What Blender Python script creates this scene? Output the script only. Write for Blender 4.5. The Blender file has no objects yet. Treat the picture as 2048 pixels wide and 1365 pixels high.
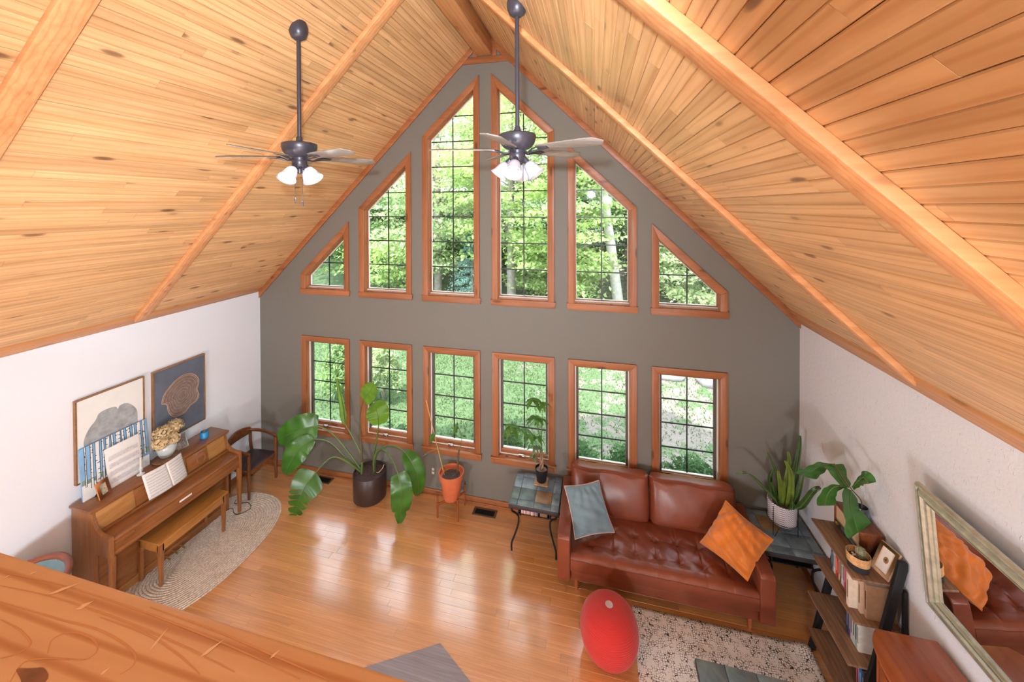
import bpy, bmesh, math, random
import numpy as np
from mathutils import Vector, Matrix

random.seed(7)
SC = bpy.context.scene
COL = SC.collection

# ------------------------------------------------------------------ camera
FPX, CX, CY = 770.143, 1003.0, 418.81
CAM = np.array([1.49311, -5.18469, 4.21049])
YAW, PITCH, ROLL = 0.239359, -0.009258, -0.003895
_f = np.array([-math.sin(YAW)*math.cos(PITCH), math.cos(YAW)*math.cos(PITCH), math.sin(PITCH)])
_r0 = np.array([math.cos(YAW), math.sin(YAW), 0.0]); _u0 = np.cross(_r0, _f)
_r = _r0*math.cos(ROLL)+_u0*math.sin(ROLL); _u = _u0*math.cos(ROLL)-_r0*math.sin(ROLL)
cd = bpy.data.cameras.new('camera'); cam = bpy.data.objects.new('camera', cd); COL.objects.link(cam)
cd.sensor_fit = 'HORIZONTAL'; cd.sensor_width = 36.0; cd.lens = FPX*36.0/2048.0
cd.shift_x = (1024.0-CX)/2048.0; cd.shift_y = (CY-682.5)/2048.0
cd.clip_start = 0.05; cd.clip_end = 300
cam.matrix_world = Matrix(((_r[0], _u[0], -_f[0], CAM[0]), (_r[1], _u[1], -_f[1], CAM[1]), (_r[2], _u[2], -_f[2], CAM[2]), (0, 0, 0, 1)))
SC.camera = cam
def at(px, py, **k):
    """photo pixel -> world point on the plane x=, y= or z="""
    d = _f + _r*(px-CX)/FPX - _u*(py-CY)/FPX
    (ax, v), = k.items(); i = 'xyz'.index(ax)
    return tuple(CAM + d*((v-CAM[i])/d[i]))

# ------------------------------------------------------------------ world, sun, lamps, exposure
SC.view_settings.view_transform = 'Standard'; SC.view_settings.look = 'None'
SC.view_settings.gamma = 1.0; SC.view_settings.use_curve_mapping = False
SC.view_settings.exposure = -0.12
W = bpy.data.worlds.new('sky'); SC.world = W; W.use_nodes = True
bg = W.node_tree.nodes['Background']; bg.inputs[0].default_value = (0.80, 0.90, 1.0, 1); bg.inputs[1].default_value = 5.0
SC.cycles.use_denoising = True
SC.cycles.use_adaptive_sampling = True; SC.cycles.adaptive_threshold = 0.12; SC.cycles.adaptive_min_samples = 16
SC.cycles.max_bounces = 6; SC.cycles.diffuse_bounces = 3; SC.cycles.glossy_bounces = 3
SC.cycles.transparent_max_bounces = 8; SC.cycles.transmission_bounces = 2
SC.cycles.caustics_reflective = False; SC.cycles.caustics_refractive = False
SC.cycles.sample_clamp_indirect = 5.0; SC.cycles.light_sampling_threshold = 0.03
def lamp(name, kind, loc, power, color=(1, 1, 1), radius=0.1, **kw):
    l = bpy.data.lights.new(name, kind); l.energy = power; l.color = color
    if kind in ('POINT', 'SPOT'): l.shadow_soft_size = radius
    for k, v in kw.items(): setattr(l, k, v)
    o = bpy.data.objects.new(name, l); COL.objects.link(o); o.location = loc
    return o
sun = lamp('sun', 'SUN', (-8, -6, 20), 7.0, (1.0, 0.97, 0.90), angle=0.02)
sun.rotation_euler = Vector((0.34, 0.42, -0.84)).to_track_quat('-Z', 'Y').to_euler()
fl = lamp('photographer_flash', 'SPOT', (1.38, -5.20, 4.50), 680, (0.86, 0.93, 1.0), 0.06, spot_size=math.radians(112), spot_blend=0.8)
fl.rotation_euler = Vector((-0.62, 1, 0.10)).to_track_quat('-Z', 'Y').to_euler()
lamp('loft_fill', 'POINT', (1.84, -6.5, 4.37), 130, (0.90, 0.95, 1.0), 0.11)  # added unseen fill, positioned so it reflects as a glint in the glass
lamp('loft_fill', 'POINT', (2.7, -6.4, 3.40), 200, (0.90, 0.95, 1.0), 0.20)  # second added fill, brightens the left ceiling slope from behind the camera
lamp('low_fill', 'POINT', (-1.4, -6.0, 0.95), 330, (0.88, 0.94, 1.0), 0.22)  # added fill under the loft, brightens the floor and lower room; no fixture there
lamp('low_fill', 'POINT', (1.8, -6.0, 0.95), 330, (0.88, 0.94, 1.0), 0.22)  # right half of the added low fill pair

# ------------------------------------------------------------------ mesh helpers
def V3(p): return (float(p[0]), float(p[1]), float(p[2]))
class MB:
    def __init__(s, xf=None): s.v = []; s.f = []; s.xf = xf
    def add(s, vs, fs):
        b = len(s.v)
        for p in vs: s.v.append(V3(s.xf(p) if s.xf else p))
        for f in fs: s.f.append(tuple(b+i for i in f))
        return s
    def box(s, x0, x1, y0, y1, z0, z1, M=None):
        vs = [(x, y, z) for z in (z0, z1) for y in (y0, y1) for x in (x0, x1)]
        if M is not None: vs = [tuple(M @ Vector(p)) for p in vs]
        return s.add(vs, [(0, 2, 3, 1), (4, 5, 7, 6), (0, 1, 5, 4), (2, 6, 7, 3), (0, 4, 6, 2), (1, 3, 7, 5)])
    def prism(s, poly, vec):
        n = len(poly); q = [(p[0]+vec[0], p[1]+vec[1], p[2]+vec[2]) for p in poly]
        a = Vector((0, 0, 0))
        for i in range(n): a += Vector(poly[i]).cross(Vector(poly[(i+1) % n]))
        fs = [tuple(range(n)), tuple(range(2*n-1, n-1, -1))]+[((i+1) % n, i, n+i, n+(i+1) % n) for i in range(n)]
        if a.dot(Vector(vec)) > 0: fs = [tuple(reversed(f)) for f in fs]
        return s.add(list(poly)+q, fs)
    def tube(s, pts, r, n=8, caps=True, flat=1.0):
        pts = [Vector(p) for p in pts]; m = len(pts)
        rs = [r]*m if isinstance(r, (int, float)) else list(r)
        tans = [(pts[min(i+1, m-1)]-pts[max(i-1, 0)]).normalized() for i in range(m)]
        ref = Vector((0, 0, 1)) if abs(tans[0].z) < .9 else Vector((1, 0, 0))
        nrm = (ref-tans[0]*ref.dot(tans[0])).normalized(); vs = []
        for i in range(m):
            nrm = (nrm-tans[i]*nrm.dot(tans[i])).normalized(); bn = tans[i].cross(nrm)
            for k in range(n):
                a = 2*math.pi*k/n; vs.append(pts[i]+(nrm*math.cos(a)+bn*(math.sin(a)*flat))*rs[i])
        fs = [(i*n+k, i*n+(k+1) % n, (i+1)*n+(k+1) % n, (i+1)*n+k) for i in range(m-1) for k in range(n)]
        if caps: fs += [tuple(range(n-1, -1, -1)), tuple(range((m-1)*n, m*n))]
        return s.add(vs, fs)
    def lathe(s, prof, c=(0, 0, 0), n=24, M=None):
        vs = []; fs = []; idx = []
        for r, z in prof:
            if r < 1e-6: idx.append((len(vs),)); vs.append((0, 0, z))
            else:
                idx.append(tuple(range(len(vs), len(vs)+n)))
                vs += [(r*math.cos(2*math.pi*k/n), r*math.sin(2*math.pi*k/n), z) for k in range(n)]
        for a, b in zip(idx[:-1], idx[1:]):
            for k in range(n):
                k2 = (k+1) % n
                if len(a) == 1 and len(b) == 1: continue
                if len(a) == 1: fs.append((a[0], b[k2], b[k]))
                elif len(b) == 1: fs.append((a[k], a[k2], b[0]))
                else: fs.append((a[k], a[k2], b[k2], b[k]))
        if M is not None: vs = [tuple(M @ Vector(p)) for p in vs]
        return s.add([(p[0]+c[0], p[1]+c[1], p[2]+c[2]) for p in vs], fs)
    def grid(s, rows, closed=False):
        m = len(rows); n = len(rows[0]); vs = [p for r in rows for p in r]
        fs = [(i*n+j, i*n+(j+1) % n, (i+1)*n+(j+1) % n, (i+1)*n+j) for i in range(m-1) for j in range(n if closed else n-1)]
        return s.add(vs, fs)
    def build(s, name, mat, parent=None, bevel=0, smooth=40, seg=2, thick=0, label=None, cat=None, group=None, kind=None):
        me = bpy.data.meshes.new(name)
        if parent is not None: o0 = parent['_o'] if '_o' in parent else (0, 0, 0)
        else:
            a = np.array(s.v); o0 = ((a[:, 0].min()+a[:, 0].max())/2, (a[:, 1].min()+a[:, 1].max())/2, a[:, 2].min())
        me.from_pydata([(p[0]-o0[0], p[1]-o0[1], p[2]-o0[2]) for p in s.v], [], s.f); me.update()
        if bevel > 0:
            bm = bmesh.new(); bm.from_mesh(me)
            bmesh.ops.remove_doubles(bm, verts=bm.verts, dist=1e-5)
            es = [e for e in bm.edges if len(e.link_faces) == 2 and e.calc_face_angle(0) > .5]
            bmesh.ops.bevel(bm, geom=es, offset=bevel, segments=seg, affect='EDGES', clamp_overlap=True, profile=.5)
            bm.to_mesh(me); bm.free()
        if smooth:
            me.polygons.foreach_set('use_smooth', [True]*len(me.polygons))
            me.set_sharp_from_angle(angle=math.radians(smooth))
        me.materials.append(mat)
        ob = bpy.data.objects.new(name, me); COL.objects.link(ob)
        if parent is not None: ob.parent = parent
        else: ob.location = o0
        ob['_o'] = [float(x) for x in o0]
        if thick:
            md = ob.modifiers.new('thickness', 'SOLIDIFY'); md.thickness = thick; md.offset = 0
        tag(ob, label, cat, group, kind)
        return ob
def tag(o, label=None, cat=None, group=None, kind=None):
    if label: o['label'] = label
    if cat: o['category'] = cat
    if group: o['group'] = group
    if kind: o['kind'] = kind
    return o
def thing(name, loc, label, cat, group=None, kind=None):
    o = bpy.data.objects.new(name, None); COL.objects.link(o); o.location = loc; o.empty_display_size = .1
    o['_o'] = [float(x) for x in loc]
    return tag(o, label, cat, group, kind)
def B(*a): return MB().box(*a)
def lerp(a, b, t): return tuple(a[i]+(b[i]-a[i])*t for i in range(3))
def bez(p0, p1, p2, n=10):
    return [tuple((1-t)**2*p0[i]+2*t*(1-t)*p1[i]+t*t*p2[i] for i in range(3)) for t in [k/n for k in range(n+1)]]
def spline(pts, n=6):
    P = [pts[0]]+list(pts)+[pts[-1]]; out = []
    for i in range(1, len(P)-2):
        for k in range(n):
            t = k/n; a, b, c, d = P[i-1], P[i], P[i+1], P[i+2]
            out.append(tuple(.5*((2*b[j])+(-a[j]+c[j])*t+(2*a[j]-5*b[j]+4*c[j]-d[j])*t*t+(-a[j]+3*b[j]-3*c[j]+d[j])*t**3) for j in range(3)))
    out.append(tuple(pts[-1])); return out

# ------------------------------------------------------------------ materials
def lin(c):
    return tuple(((x/255)/12.92 if x/255 <= .04045 else ((x/255+.055)/1.055)**2.4) for x in c)+(1,)
def newmat(name):
    m = bpy.data.materials.new(name); m.use_nodes = True; nt = m.node_tree
    return m, nt, nt.nodes['Principled BSDF']
def N(nt, t, **k):
    n = nt.nodes.new(t)
    for a, b in k.items(): setattr(n, a, b)
    return n
def ramp(nt, stops):
    r = N(nt, 'ShaderNodeValToRGB'); e = r.color_ramp.elements
    while len(e) < len(stops): e.new(.5)
    for q, (pos, c) in zip(e, stops): q.position = pos; q.color = c
    return r
def mix(nt, fac, a, b, mode='MIX'):
    m = N(nt, 'ShaderNodeMix', data_type='RGBA', blend_type=mode)
    for sock, v in ((m.inputs[0], fac), (m.inputs[6], a), (m.inputs[7], b)):
        if hasattr(v, 'node'): nt.links.new(v, sock)
        else: sock.default_value = v
    return m.outputs[2]
def coords(nt, scale, rand=0.0, src='Position', rot=(0, 0, 0)):
    if src == 'Position': o = N(nt, 'ShaderNodeNewGeometry').outputs['Position']
    else: o = N(nt, 'ShaderNodeTexCoord').outputs[src]
    mp = N(nt, 'ShaderNodeMapping'); mp.inputs['Scale'].default_value = scale; mp.inputs['Rotation'].default_value = rot
    nt.links.new(o, mp.inputs['Vector']); out = mp.outputs['Vector']
    if rand:
        oi = N(nt, 'ShaderNodeObjectInfo'); mu = N(nt, 'ShaderNodeMath', operation='MULTIPLY'); mu.inputs[1].default_value = rand
        nt.links.new(oi.outputs['Random'], mu.inputs[0])
        ad = N(nt, 'ShaderNodeVectorMath', operation='ADD'); nt.links.new(out, ad.inputs[0]); nt.links.new(mu.outputs[0], ad.inputs[1]); out = ad.outputs[0]
    return out
def noise(nt, vec, scale=1, detail=4, rough=.55, dist=0):
    n = N(nt, 'ShaderNodeTexNoise'); n.inputs['Scale'].default_value = scale; n.inputs['Detail'].default_value = detail
    n.inputs['Roughness'].default_value = rough; n.inputs['Distortion'].default_value = dist
    nt.links.new(vec, n.inputs['Vector']); return n.outputs['Fac']
def bump(nt, bs, h, strength=.3, dist=.01):
    b = N(nt, 'ShaderNodeBump'); b.inputs['Strength'].default_value = strength; b.inputs['Distance'].default_value = dist
    nt.links.new(h, b.inputs['Height']); nt.links.new(b.outputs[0], bs.inputs['Normal'])
def mat(name, c, rough=.5, metal=0.0, spec=.5, var=.0, vscale=8, bmp=0, bscale=60, coat=0, rand=0, sheen=0):
    m, nt, bs = newmat(name); col = lin(c)
    bs.inputs['Base Color'].default_value = col; bs.inputs['Roughness'].default_value = rough
    bs.inputs['Metallic'].default_value = metal; bs.inputs['Specular IOR Level'].default_value = spec
    bs.inputs['Coat Weight'].default_value = coat; bs.inputs['Coat Roughness'].default_value = .15
    bs.inputs['Sheen Weight'].default_value = sheen
    if not var and not bmp: return m
    v = coords(nt, (1, 1, 1), rand)
    n = noise(nt, v, vscale, 3)
    lo = tuple(x*(1-var) for x in col[:3])+(1,); hi = tuple(min(1, x*(1+var)) for x in col[:3])+(1,)
    r = ramp(nt, [(.3, lo), (.7, hi)]); nt.links.new(n, r.inputs[0]); nt.links.new(r.outputs[0], bs.inputs['Base Color'])
    if bmp: bump(nt, bs, noise(nt, v, bscale, 1), bmp, .005)
    return m
def wood(name, dark, light, axis='y', rough=.45, rand=50.0, knots=0.5, rings=1.0, coat=0, pvar=.14, across=16.0, along=1.1, spec=.4, knotc=(84, 50, 32), bmp=0, ringc=(.80, .70, .60), coat_ior=1.5, coat_r=.22):
    m, nt, bs = newmat(name); bs.inputs['Roughness'].default_value = rough
    bs.inputs['Coat Weight'].default_value = coat; bs.inputs['Coat Roughness'].default_value = coat_r; bs.inputs['Coat IOR'].default_value = coat_ior; bs.inputs['Specular IOR Level'].default_value = spec
    sc = {'x': (along, across, across), 'y': (across, along, across), 'z': (across, across, along)}[axis]
    v = coords(nt, sc, rand)
    g = noise(nt, v, 1.0, 4, .62, .6)
    r = ramp(nt, [(.28, lin(dark)), (.72, lin(light))]); nt.links.new(g, r.inputs[0]); col = r.outputs[0]
    wv = N(nt, 'ShaderNodeTexWave', wave_type='BANDS', bands_direction={'x': 'Y', 'y': 'X', 'z': 'X'}[axis])
    wv.inputs['Scale'].default_value = .55; wv.inputs['Distortion'].default_value = 7; wv.inputs['Detail'].default_value = 2; wv.inputs['Detail Scale'].default_value = .7
    nt.links.new(v, wv.inputs['Vector'])
    rr = ramp(nt, [(.0, (1, 1, 1, 1)), (.75, (.97, .95, .93, 1)), (1.0, ringc+(1,))]); nt.links.new(wv.outputs['Fac'], rr.inputs[0])
    col = mix(nt, rings, col, rr.outputs[0], 'MULTIPLY')
    if knots > 0:
        ks = {'x': (2.0, 7, 7), 'y': (7, 2.0, 7), 'z': (7, 7, 2.0)}[axis]
        kv = coords(nt, ks, rand)
        vo = N(nt, 'ShaderNodeTexVoronoi'); vo.inputs['Scale'].default_value = 1.0; nt.links.new(kv, vo.inputs['Vector'])
        kr = ramp(nt, [(.0, (1, 1, 1, 1)), (.10, (.8, .8, .8, 1)), (.16, (.10, .10, .10, 1)), (.26, (0, 0, 0, 1))]); nt.links.new(vo.outputs['Distance'], kr.inputs[0])
        mk = N(nt, 'ShaderNodeMath', operation='MULTIPLY'); mk.inputs[1].default_value = knots; nt.links.new(kr.outputs[0], mk.inputs[0])
        col = mix(nt, mk.outputs[0], col, lin(knotc))
    oi = N(nt, 'ShaderNodeObjectInfo'); mr = N(nt, 'ShaderNodeMapRange'); mr.inputs['To Min'].default_value = 1-pvar; mr.inputs['To Max'].default_value = 1+pvar*.8
    nt.links.new(oi.outputs['Random'], mr.inputs['Value'])
    hs = N(nt, 'ShaderNodeHueSaturation'); nt.links.new(mr.outputs[0], hs.inputs['Value']); nt.links.new(col, hs.inputs['Color'])
    nt.links.new(hs.outputs[0], bs.inputs['Base Color'])
    if bmp: bump(nt, bs, g, bmp, .004)
    return m
def glassmat(name, tint=(1, 1, 1, 1)):
    m, nt, bs = newmat(name); out = nt.nodes['Material Output']; nt.nodes.remove(bs)
    t = N(nt, 'ShaderNodeBsdfTransparent'); t.inputs[0].default_value = tint
    g = N(nt, 'ShaderNodeBsdfGlossy'); g.inputs['Roughness'].default_value = .03
    fr = N(nt, 'ShaderNodeFresnel'); fr.inputs[0].default_value = 1.4
    mx = N(nt, 'ShaderNodeMixShader'); nt.links.new(fr.outputs[0], mx.inputs[0]); nt.links.new(t.outputs[0], mx.inputs[1]); nt.links.new(g.outputs[0], mx.inputs[2])
    nt.links.new(mx.outputs[0], out.inputs['Surface']); return m
def leafmat(name, c, trans=.35, rough=.4, var=.25, rand=9.0, vscale=3, spec=.4):
    m, nt, bs = newmat(name); out = nt.nodes['Material Output']; col = lin(c)
    n = noise(nt, coords(nt, (1, 1, 1), rand), vscale, 1)
    r = ramp(nt, [(.3, tuple(x*(1-var) for x in col[:3])+(1,)), (.7, tuple(min(1, x*(1+var)) for x in col[:3])+(1,))])
    nt.links.new(n, r.inputs[0]); nt.links.new(r.outputs[0], bs.inputs['Base Color']); bs.inputs['Roughness'].default_value = rough; bs.inputs['Specular IOR Level'].default_value = spec
    tr = N(nt, 'ShaderNodeBsdfTranslucent'); nt.links.new(r.outputs[0], tr.inputs[0])
    mx = N(nt, 'ShaderNodeMixShader'); mx.inputs[0].default_value = trans
    nt.links.new(bs.outputs[0], mx.inputs[1]); nt.links.new(tr.outputs[0], mx.inputs[2]); nt.links.new(mx.outputs[0], out.inputs['Surface']); return m
M = {}
M['ceil'] = wood('pine_ceiling_planks', (198, 155, 108), (220, 181, 134), 'y', .42, knots=.85, pvar=.13, ringc=(.86, .78, .70), coat=.15)
M['beam'] = wood('pine_beam', (202, 142, 94), (222, 168, 118), 'x', .45, knots=.45, pvar=.06, rings=.6)
M['beamy'] = wood('pine_beam_lengthwise', (194, 136, 88), (218, 162, 110), 'y', .45, knots=.45, pvar=.06, rings=.6)
M['trimx'] = wood('red_pine_trim_across', (142, 88, 54), (168, 108, 68), 'x', .4, knots=.85, pvar=.08, rings=.6)
M['trimz'] = wood('red_pine_trim_upright', (140, 86, 52), (166, 106, 66), 'z', .4, knots=.85, pvar=.08, rings=.6)
M['rail'] = wood('rail_cap_wood', (198, 148, 104), (216, 170, 126), 'x', .42, knots=.0, pvar=.0, rings=1.0, across=16, along=1.3, ringc=(.74, .56, .42))
M['floor'] = wood('oak_floor_strips', (206, 144, 84), (228, 168, 108), 'x', .28, knots=0, pvar=.12, rings=.5, across=26, along=1.5, coat=1.0, spec=.8, coat_ior=1.95, coat_r=.17)
M['inlay'] = wood('grey_stained_floor', (132, 128, 138), (160, 156, 166), 'x', .3, knots=0, pvar=.0, rings=.4, across=26, along=1.5, coat=.35)
M['wallg'] = mat('grey_green_wall_paint', (114, 112, 105), .75)
M['wallw'] = mat('white_wall_paint', (226, 233, 242), .8)
def plaster():
    m, nt, bs = newmat('white_textured_plaster'); bs.inputs['Base Color'].default_value = lin((224, 226, 232)); bs.inputs['Roughness'].default_value = .8
    v = coords(nt, (1, 26, 12), 0, rot=(.6, 0, 0)); n1 = noise(nt, v, 1.3, 2, .5, 1.5)
    r = ramp(nt, [(.64, (0, 0, 0, 1)), (.70, (1, 1, 1, 1))]); nt.links.new(n1, r.inputs[0])
    v2 = coords(nt, (1, 1, 1)); n2 = noise(nt, v2, 30, 4)
    ad = N(nt, 'ShaderNodeMath', operation='ADD'); nt.links.new(r.outputs[0], ad.inputs[0]); nt.links.new(n2, ad.inputs[1])
    bump(nt, bs, ad.outputs[0], .45, .005); return m
M['wallp'] = plaster()
M['dark'] = mat('dark_backing', (60, 40, 26), .8)
M['white'] = mat('white_vinyl', (225, 225, 222), .4)
M['sash'] = mat('dark_bronze_sash', (84, 74, 66), .45)
M['muntin'] = mat('black_grille', (22, 24, 24), .4)
M['glass'] = glassmat('window_glass')
M['bronze'] = mat('oil_rubbed_bronze', (66, 66, 76), .36, metal=.3, spec=.6)
M['blade'] = wood('weathered_grey_blade', (122, 118, 114), (158, 152, 146), 'x', .5, knots=0, pvar=.05, rings=.5, across=20, along=3)
M['chrome'] = mat('brushed_nickel', (190, 188, 184), .25, metal=.9)
M['iron'] = mat('black_wrought_iron', (30, 26, 24), .5, metal=.4)
M['paper'] = mat('white_paper', (232, 232, 232), .7)
M['ink'] = mat('grey_printed_notes', (146, 148, 158), .8)
M['black'] = mat('matte_black', (20, 20, 22), .5)
# ================================================================== THE SETTING
WL, WR, SL, ZC, ZW = -3.8585, 3.8114, 0.987, 6.633, 2.8175
YB = -9.6
def zc(x): return ZC-SL*abs(x)
def struct(name, mb, m, label, bevel=0, cat=None, **k):
    return mb.build(name, m, None, bevel=bevel, kind='structure', label=label, cat=cat, **k)
# ---- floor: slab, single strips where the photograph shows them, the rest joined
floor = struct('floor', B(WL-.1, WR+.1, YB, .1, -.12, -.016), M['dark'], 'orange-brown oak strip floor running across the room', cat='floor')
rng = random.Random(3)
PW = .083
base_strip = None
def strip_mesh():
    mb = MB(); c = .0025
    sec = [(-PW/2, -.014), (PW/2, -.014), (PW/2, -c*.6), (PW/2-c*.5, 0), (-PW/2+c*.5, 0), (-PW/2, -c*.6)]
    for x in (0, 1): mb.v += [(x, y, z) for y, z in sec]
    n = 6; mb.f = [tuple(range(n-1, -1, -1)), tuple(range(n, 2*n))]+[(i, (i+1) % n, n+(i+1) % n, n+i) for i in range(n)]
    me = bpy.data.meshes.new('floor_strip'); me.from_pydata(mb.v, [], mb.f); me.update(); me.materials.append(M['floor']); return me
sm = strip_mesh()
rest = MB(); y = -PW/2; row = 0
fo = floor['_o']
while y > YB:
    x = WL-rng.random()*1.2
    while x < WR:
        L = rng.uniform(.75, 1.9); x0 = max(x, WL); x1 = min(x+L, WR)
        if x1-x0 > .06:
            if y > -2.55:
                o = bpy.data.objects.new('floor_strip', sm); COL.objects.link(o); o.parent = floor
                o.location = (x0+.0008-fo[0], y-fo[1], 0-fo[2]+rng.uniform(-.0004, .0004)); o.scale = (x1-x0-.0016, 1, 1)
            else: rest.box(x0+.001, x1-.001, y-PW/2+.0005, y+PW/2-.0005, -.014, 0)
        x += L
    y -= PW
rest.build('floor_strips_beyond', M['floor'], floor, kind='stuff', smooth=0)
# stained six-sided inlay in the floor, only its far corner is in view
hx = [(.035+1.0*math.cos(math.radians(90+60*k)), -2.767+1.0*math.sin(math.radians(90+60*k)), .0008) for k in range(6)]
struct('floor_inlay', MB().prism(hx, (0, 0, .002)), M['inlay'], 'grey stained six-sided inlay set into the oak floor', cat='floor inlay', smooth=0)

# ---- windows layout
WW, WP, WG = .869, 1.04783, .17516
ZT, ZLB, ZUB, ZA = 2.1647, .6074, 2.826, 6.133
TH = .17
wins = []
for i in range(6):
    k, s = (i-3, 1) if i >= 3 else (2-i, -1)
    xi, xo = s*(WG/2+k*WP), s*(WG/2+k*WP+WW)
    wins.append((s, xi, xo, min(xi, xo), max(xi, xo)))
def upoly(i):
    s, xi, xo, a, b = wins[i]; za = ZA-SL*abs(xi); zs = ZA-SL*abs(xo)+.03
    return [(a, ZUB), (b, ZUB), (b, za if s < 0 else zs), (a, zs if s < 0 else za)]
def lpoly(i):
    s, xi, xo, a, b = wins[i]; return [(a, ZLB), (b, ZLB), (b, ZT), (a, ZT)]
def inset(poly, ds):
    """offset a convex counter-clockwise polygon inward, ds: distance per edge"""
    n = len(poly); L = []
    for i in range(n):
        (x0, z0), (x1, z1) = poly[i], poly[(i+1) % n]; dx, dz = x1-x0, z1-z0; l = math.hypot(dx, dz)
        nx, nz = -dz/l, dx/l; d = ds[i] if isinstance(ds, (list, tuple)) else ds
        L.append((nx, nz, nx*x0+nz*z0+d))
    out = []
    for i in range(n):
        a1, b1, c1 = L[i-1]; a2, b2, c2 = L[i]; D = a1*b2-a2*b1
        out.append(((c1*b2-c2*b1)/D, (a1*c2-a2*c1)/D))
    return out
CW = .085
holes_l = [inset(lpoly(i), [.10, CW-.012, CW-.012, CW-.012]) for i in range(6)]
holes_u = [inset(upoly(i), [.085, CW-.012, CW-.012, CW-.012]) for i in range(6)]
# ---- gable wall with real openings
wb = MB()
def pz(poly): wb.prism([(x, 0, z) for x, z in poly], (0, TH, 0))
xs = [WL-.1]
for i in range(6): xs += [holes_l[i][0][0], holes_l[i][1][0]]
xs.append(WR+.1)
for j in range(len(xs)-1):
    a, b = xs[j], xs[j+1]
    if j % 2 == 0:
        if a < 0 < b: pz([(a, -.4), (b, -.4), (b, zc(b)), (0, zc(0)), (a, zc(a))])
        else: pz([(a, -.4), (b, -.4), (b, zc(b)), (a, zc(a))])
    else:
        i = j//2; l, u = holes_l[i], holes_u[i]
        pz([(a, -.4), (b, -.4), (b, l[0][1]), (a, l[0][1])])
        pz([(a, l[2][1]), (b, l[2][1]), (b, u[0][1]), (a, u[0][1])])
        pz([u[3], u[2], (b, zc(b)), (a, zc(a))])
struct('wall_back', wb, M['wallg'], 'tall grey-green gable wall with two rows of windows', cat='wall', smooth=0)
struct('wall_left', B(WL-.15, WL, YB, 0, -.1, 2.95), M['wallw'], 'plain white wall behind the piano', cat='wall', smooth=0)
struct('wall_right', B(WR, WR+.15, YB, 0, -.1, 2.95), M['wallp'], 'white plaster wall with scratched texture behind the mirror', cat='wall', smooth=0)
rw = MB(); rw.prism([(WL-.1, YB, -.1), (WR+.1, YB, -.1), (WR+.1, YB, zc(WR+.1)), (0, YB, ZC), (WL-.1, YB, zc(WL-.1))], (0, -.15, 0))
struct('wall_front', rw, M['wallw'], 'white end wall behind the loft', cat='wall', smooth=0)
# ---- ceiling: two slopes of tongue-and-groove planks
PX = .0512; PSW = PX*math.hypot(1, SL)
def plank_mesh():
    me = bpy.data.meshes.new('ceiling_plank'); h = PSW/2-.0006; c = .0045; t = .014
    sec = [(-h, t), (-h, c), (-h+c, 0), (h-c, 0), (h, c), (h, t)]; v = []
    for yy in (0, 1): v += [(x, yy, z) for x, z in sec]
    n = 6; f = [tuple(range(n)), tuple(range(2*n-1, n-1, -1))]+[((i+1) % n, i, n+i, n+(i+1) % n) for i in range(n)]
    me.from_pydata(v, [], f); me.update(); me.materials.append(M['ceil']); return me
pm = plank_mesh()
YP = -4.75
for s, nm in ((-1, 'left'), (1, 'right')):
    off = .016*math.hypot(1, SL)
    e = (WL-.25) if s < 0 else (WR+.25)
    rb = MB(); rb.prism([(0, .05+TH, ZC+off), (e, .05+TH, zc(e)+off), (e, .05+TH, zc(e)+off+.25), (0, .05+TH, ZC+off+.25)], (0, YB-.2-.05-TH, 0))
    cl = struct('ceiling_'+nm, rb, M['dark'], {'left': 'peach-toned knotty pine plank slope on the left of the ridge', 'right': 'golden pine plank slope on the right of the ridge'}[nm], cat='ceiling', smooth=0)
    co = cl['_o']; x = PX*.5; r = 0; ang = math.atan(SL)*(1 if s > 0 else -1); beyond = MB()
    while x < abs(WL if s < 0 else WR)+.02:
        cx, cz = s*x, zc(x); yy = 0
        cuts = [0]; first = True
        while yy > YP:
            L = rng.uniform(1.3, 2.6) if not first else rng.uniform(.6, 2.6); first = False
            y2 = max(yy-L, YP) if yy-L > YP+.5 else YP
            o = bpy.data.objects.new('ceiling_plank', pm); COL.objects.link(o); o.parent = cl
            o.location = (cx-co[0], y2+.0008-co[1], cz-co[2]+rng.uniform(-.0008, .0008)); o.rotation_euler = (0, ang, 0); o.scale = (1, yy-y2-.0016, 1)
            yy = y2
        R = Matrix.Translation((cx, 0, cz)) @ Matrix.Rotation(ang, 4, 'Y')
        beyond.box(-PSW/2+.001, PSW/2-.001, YB, YP, 0, .012, R)
        x += PX; r += 1
    beyond.build('ceiling_planks_beyond', M['ceil'], cl, kind='stuff', smooth=0)
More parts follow.
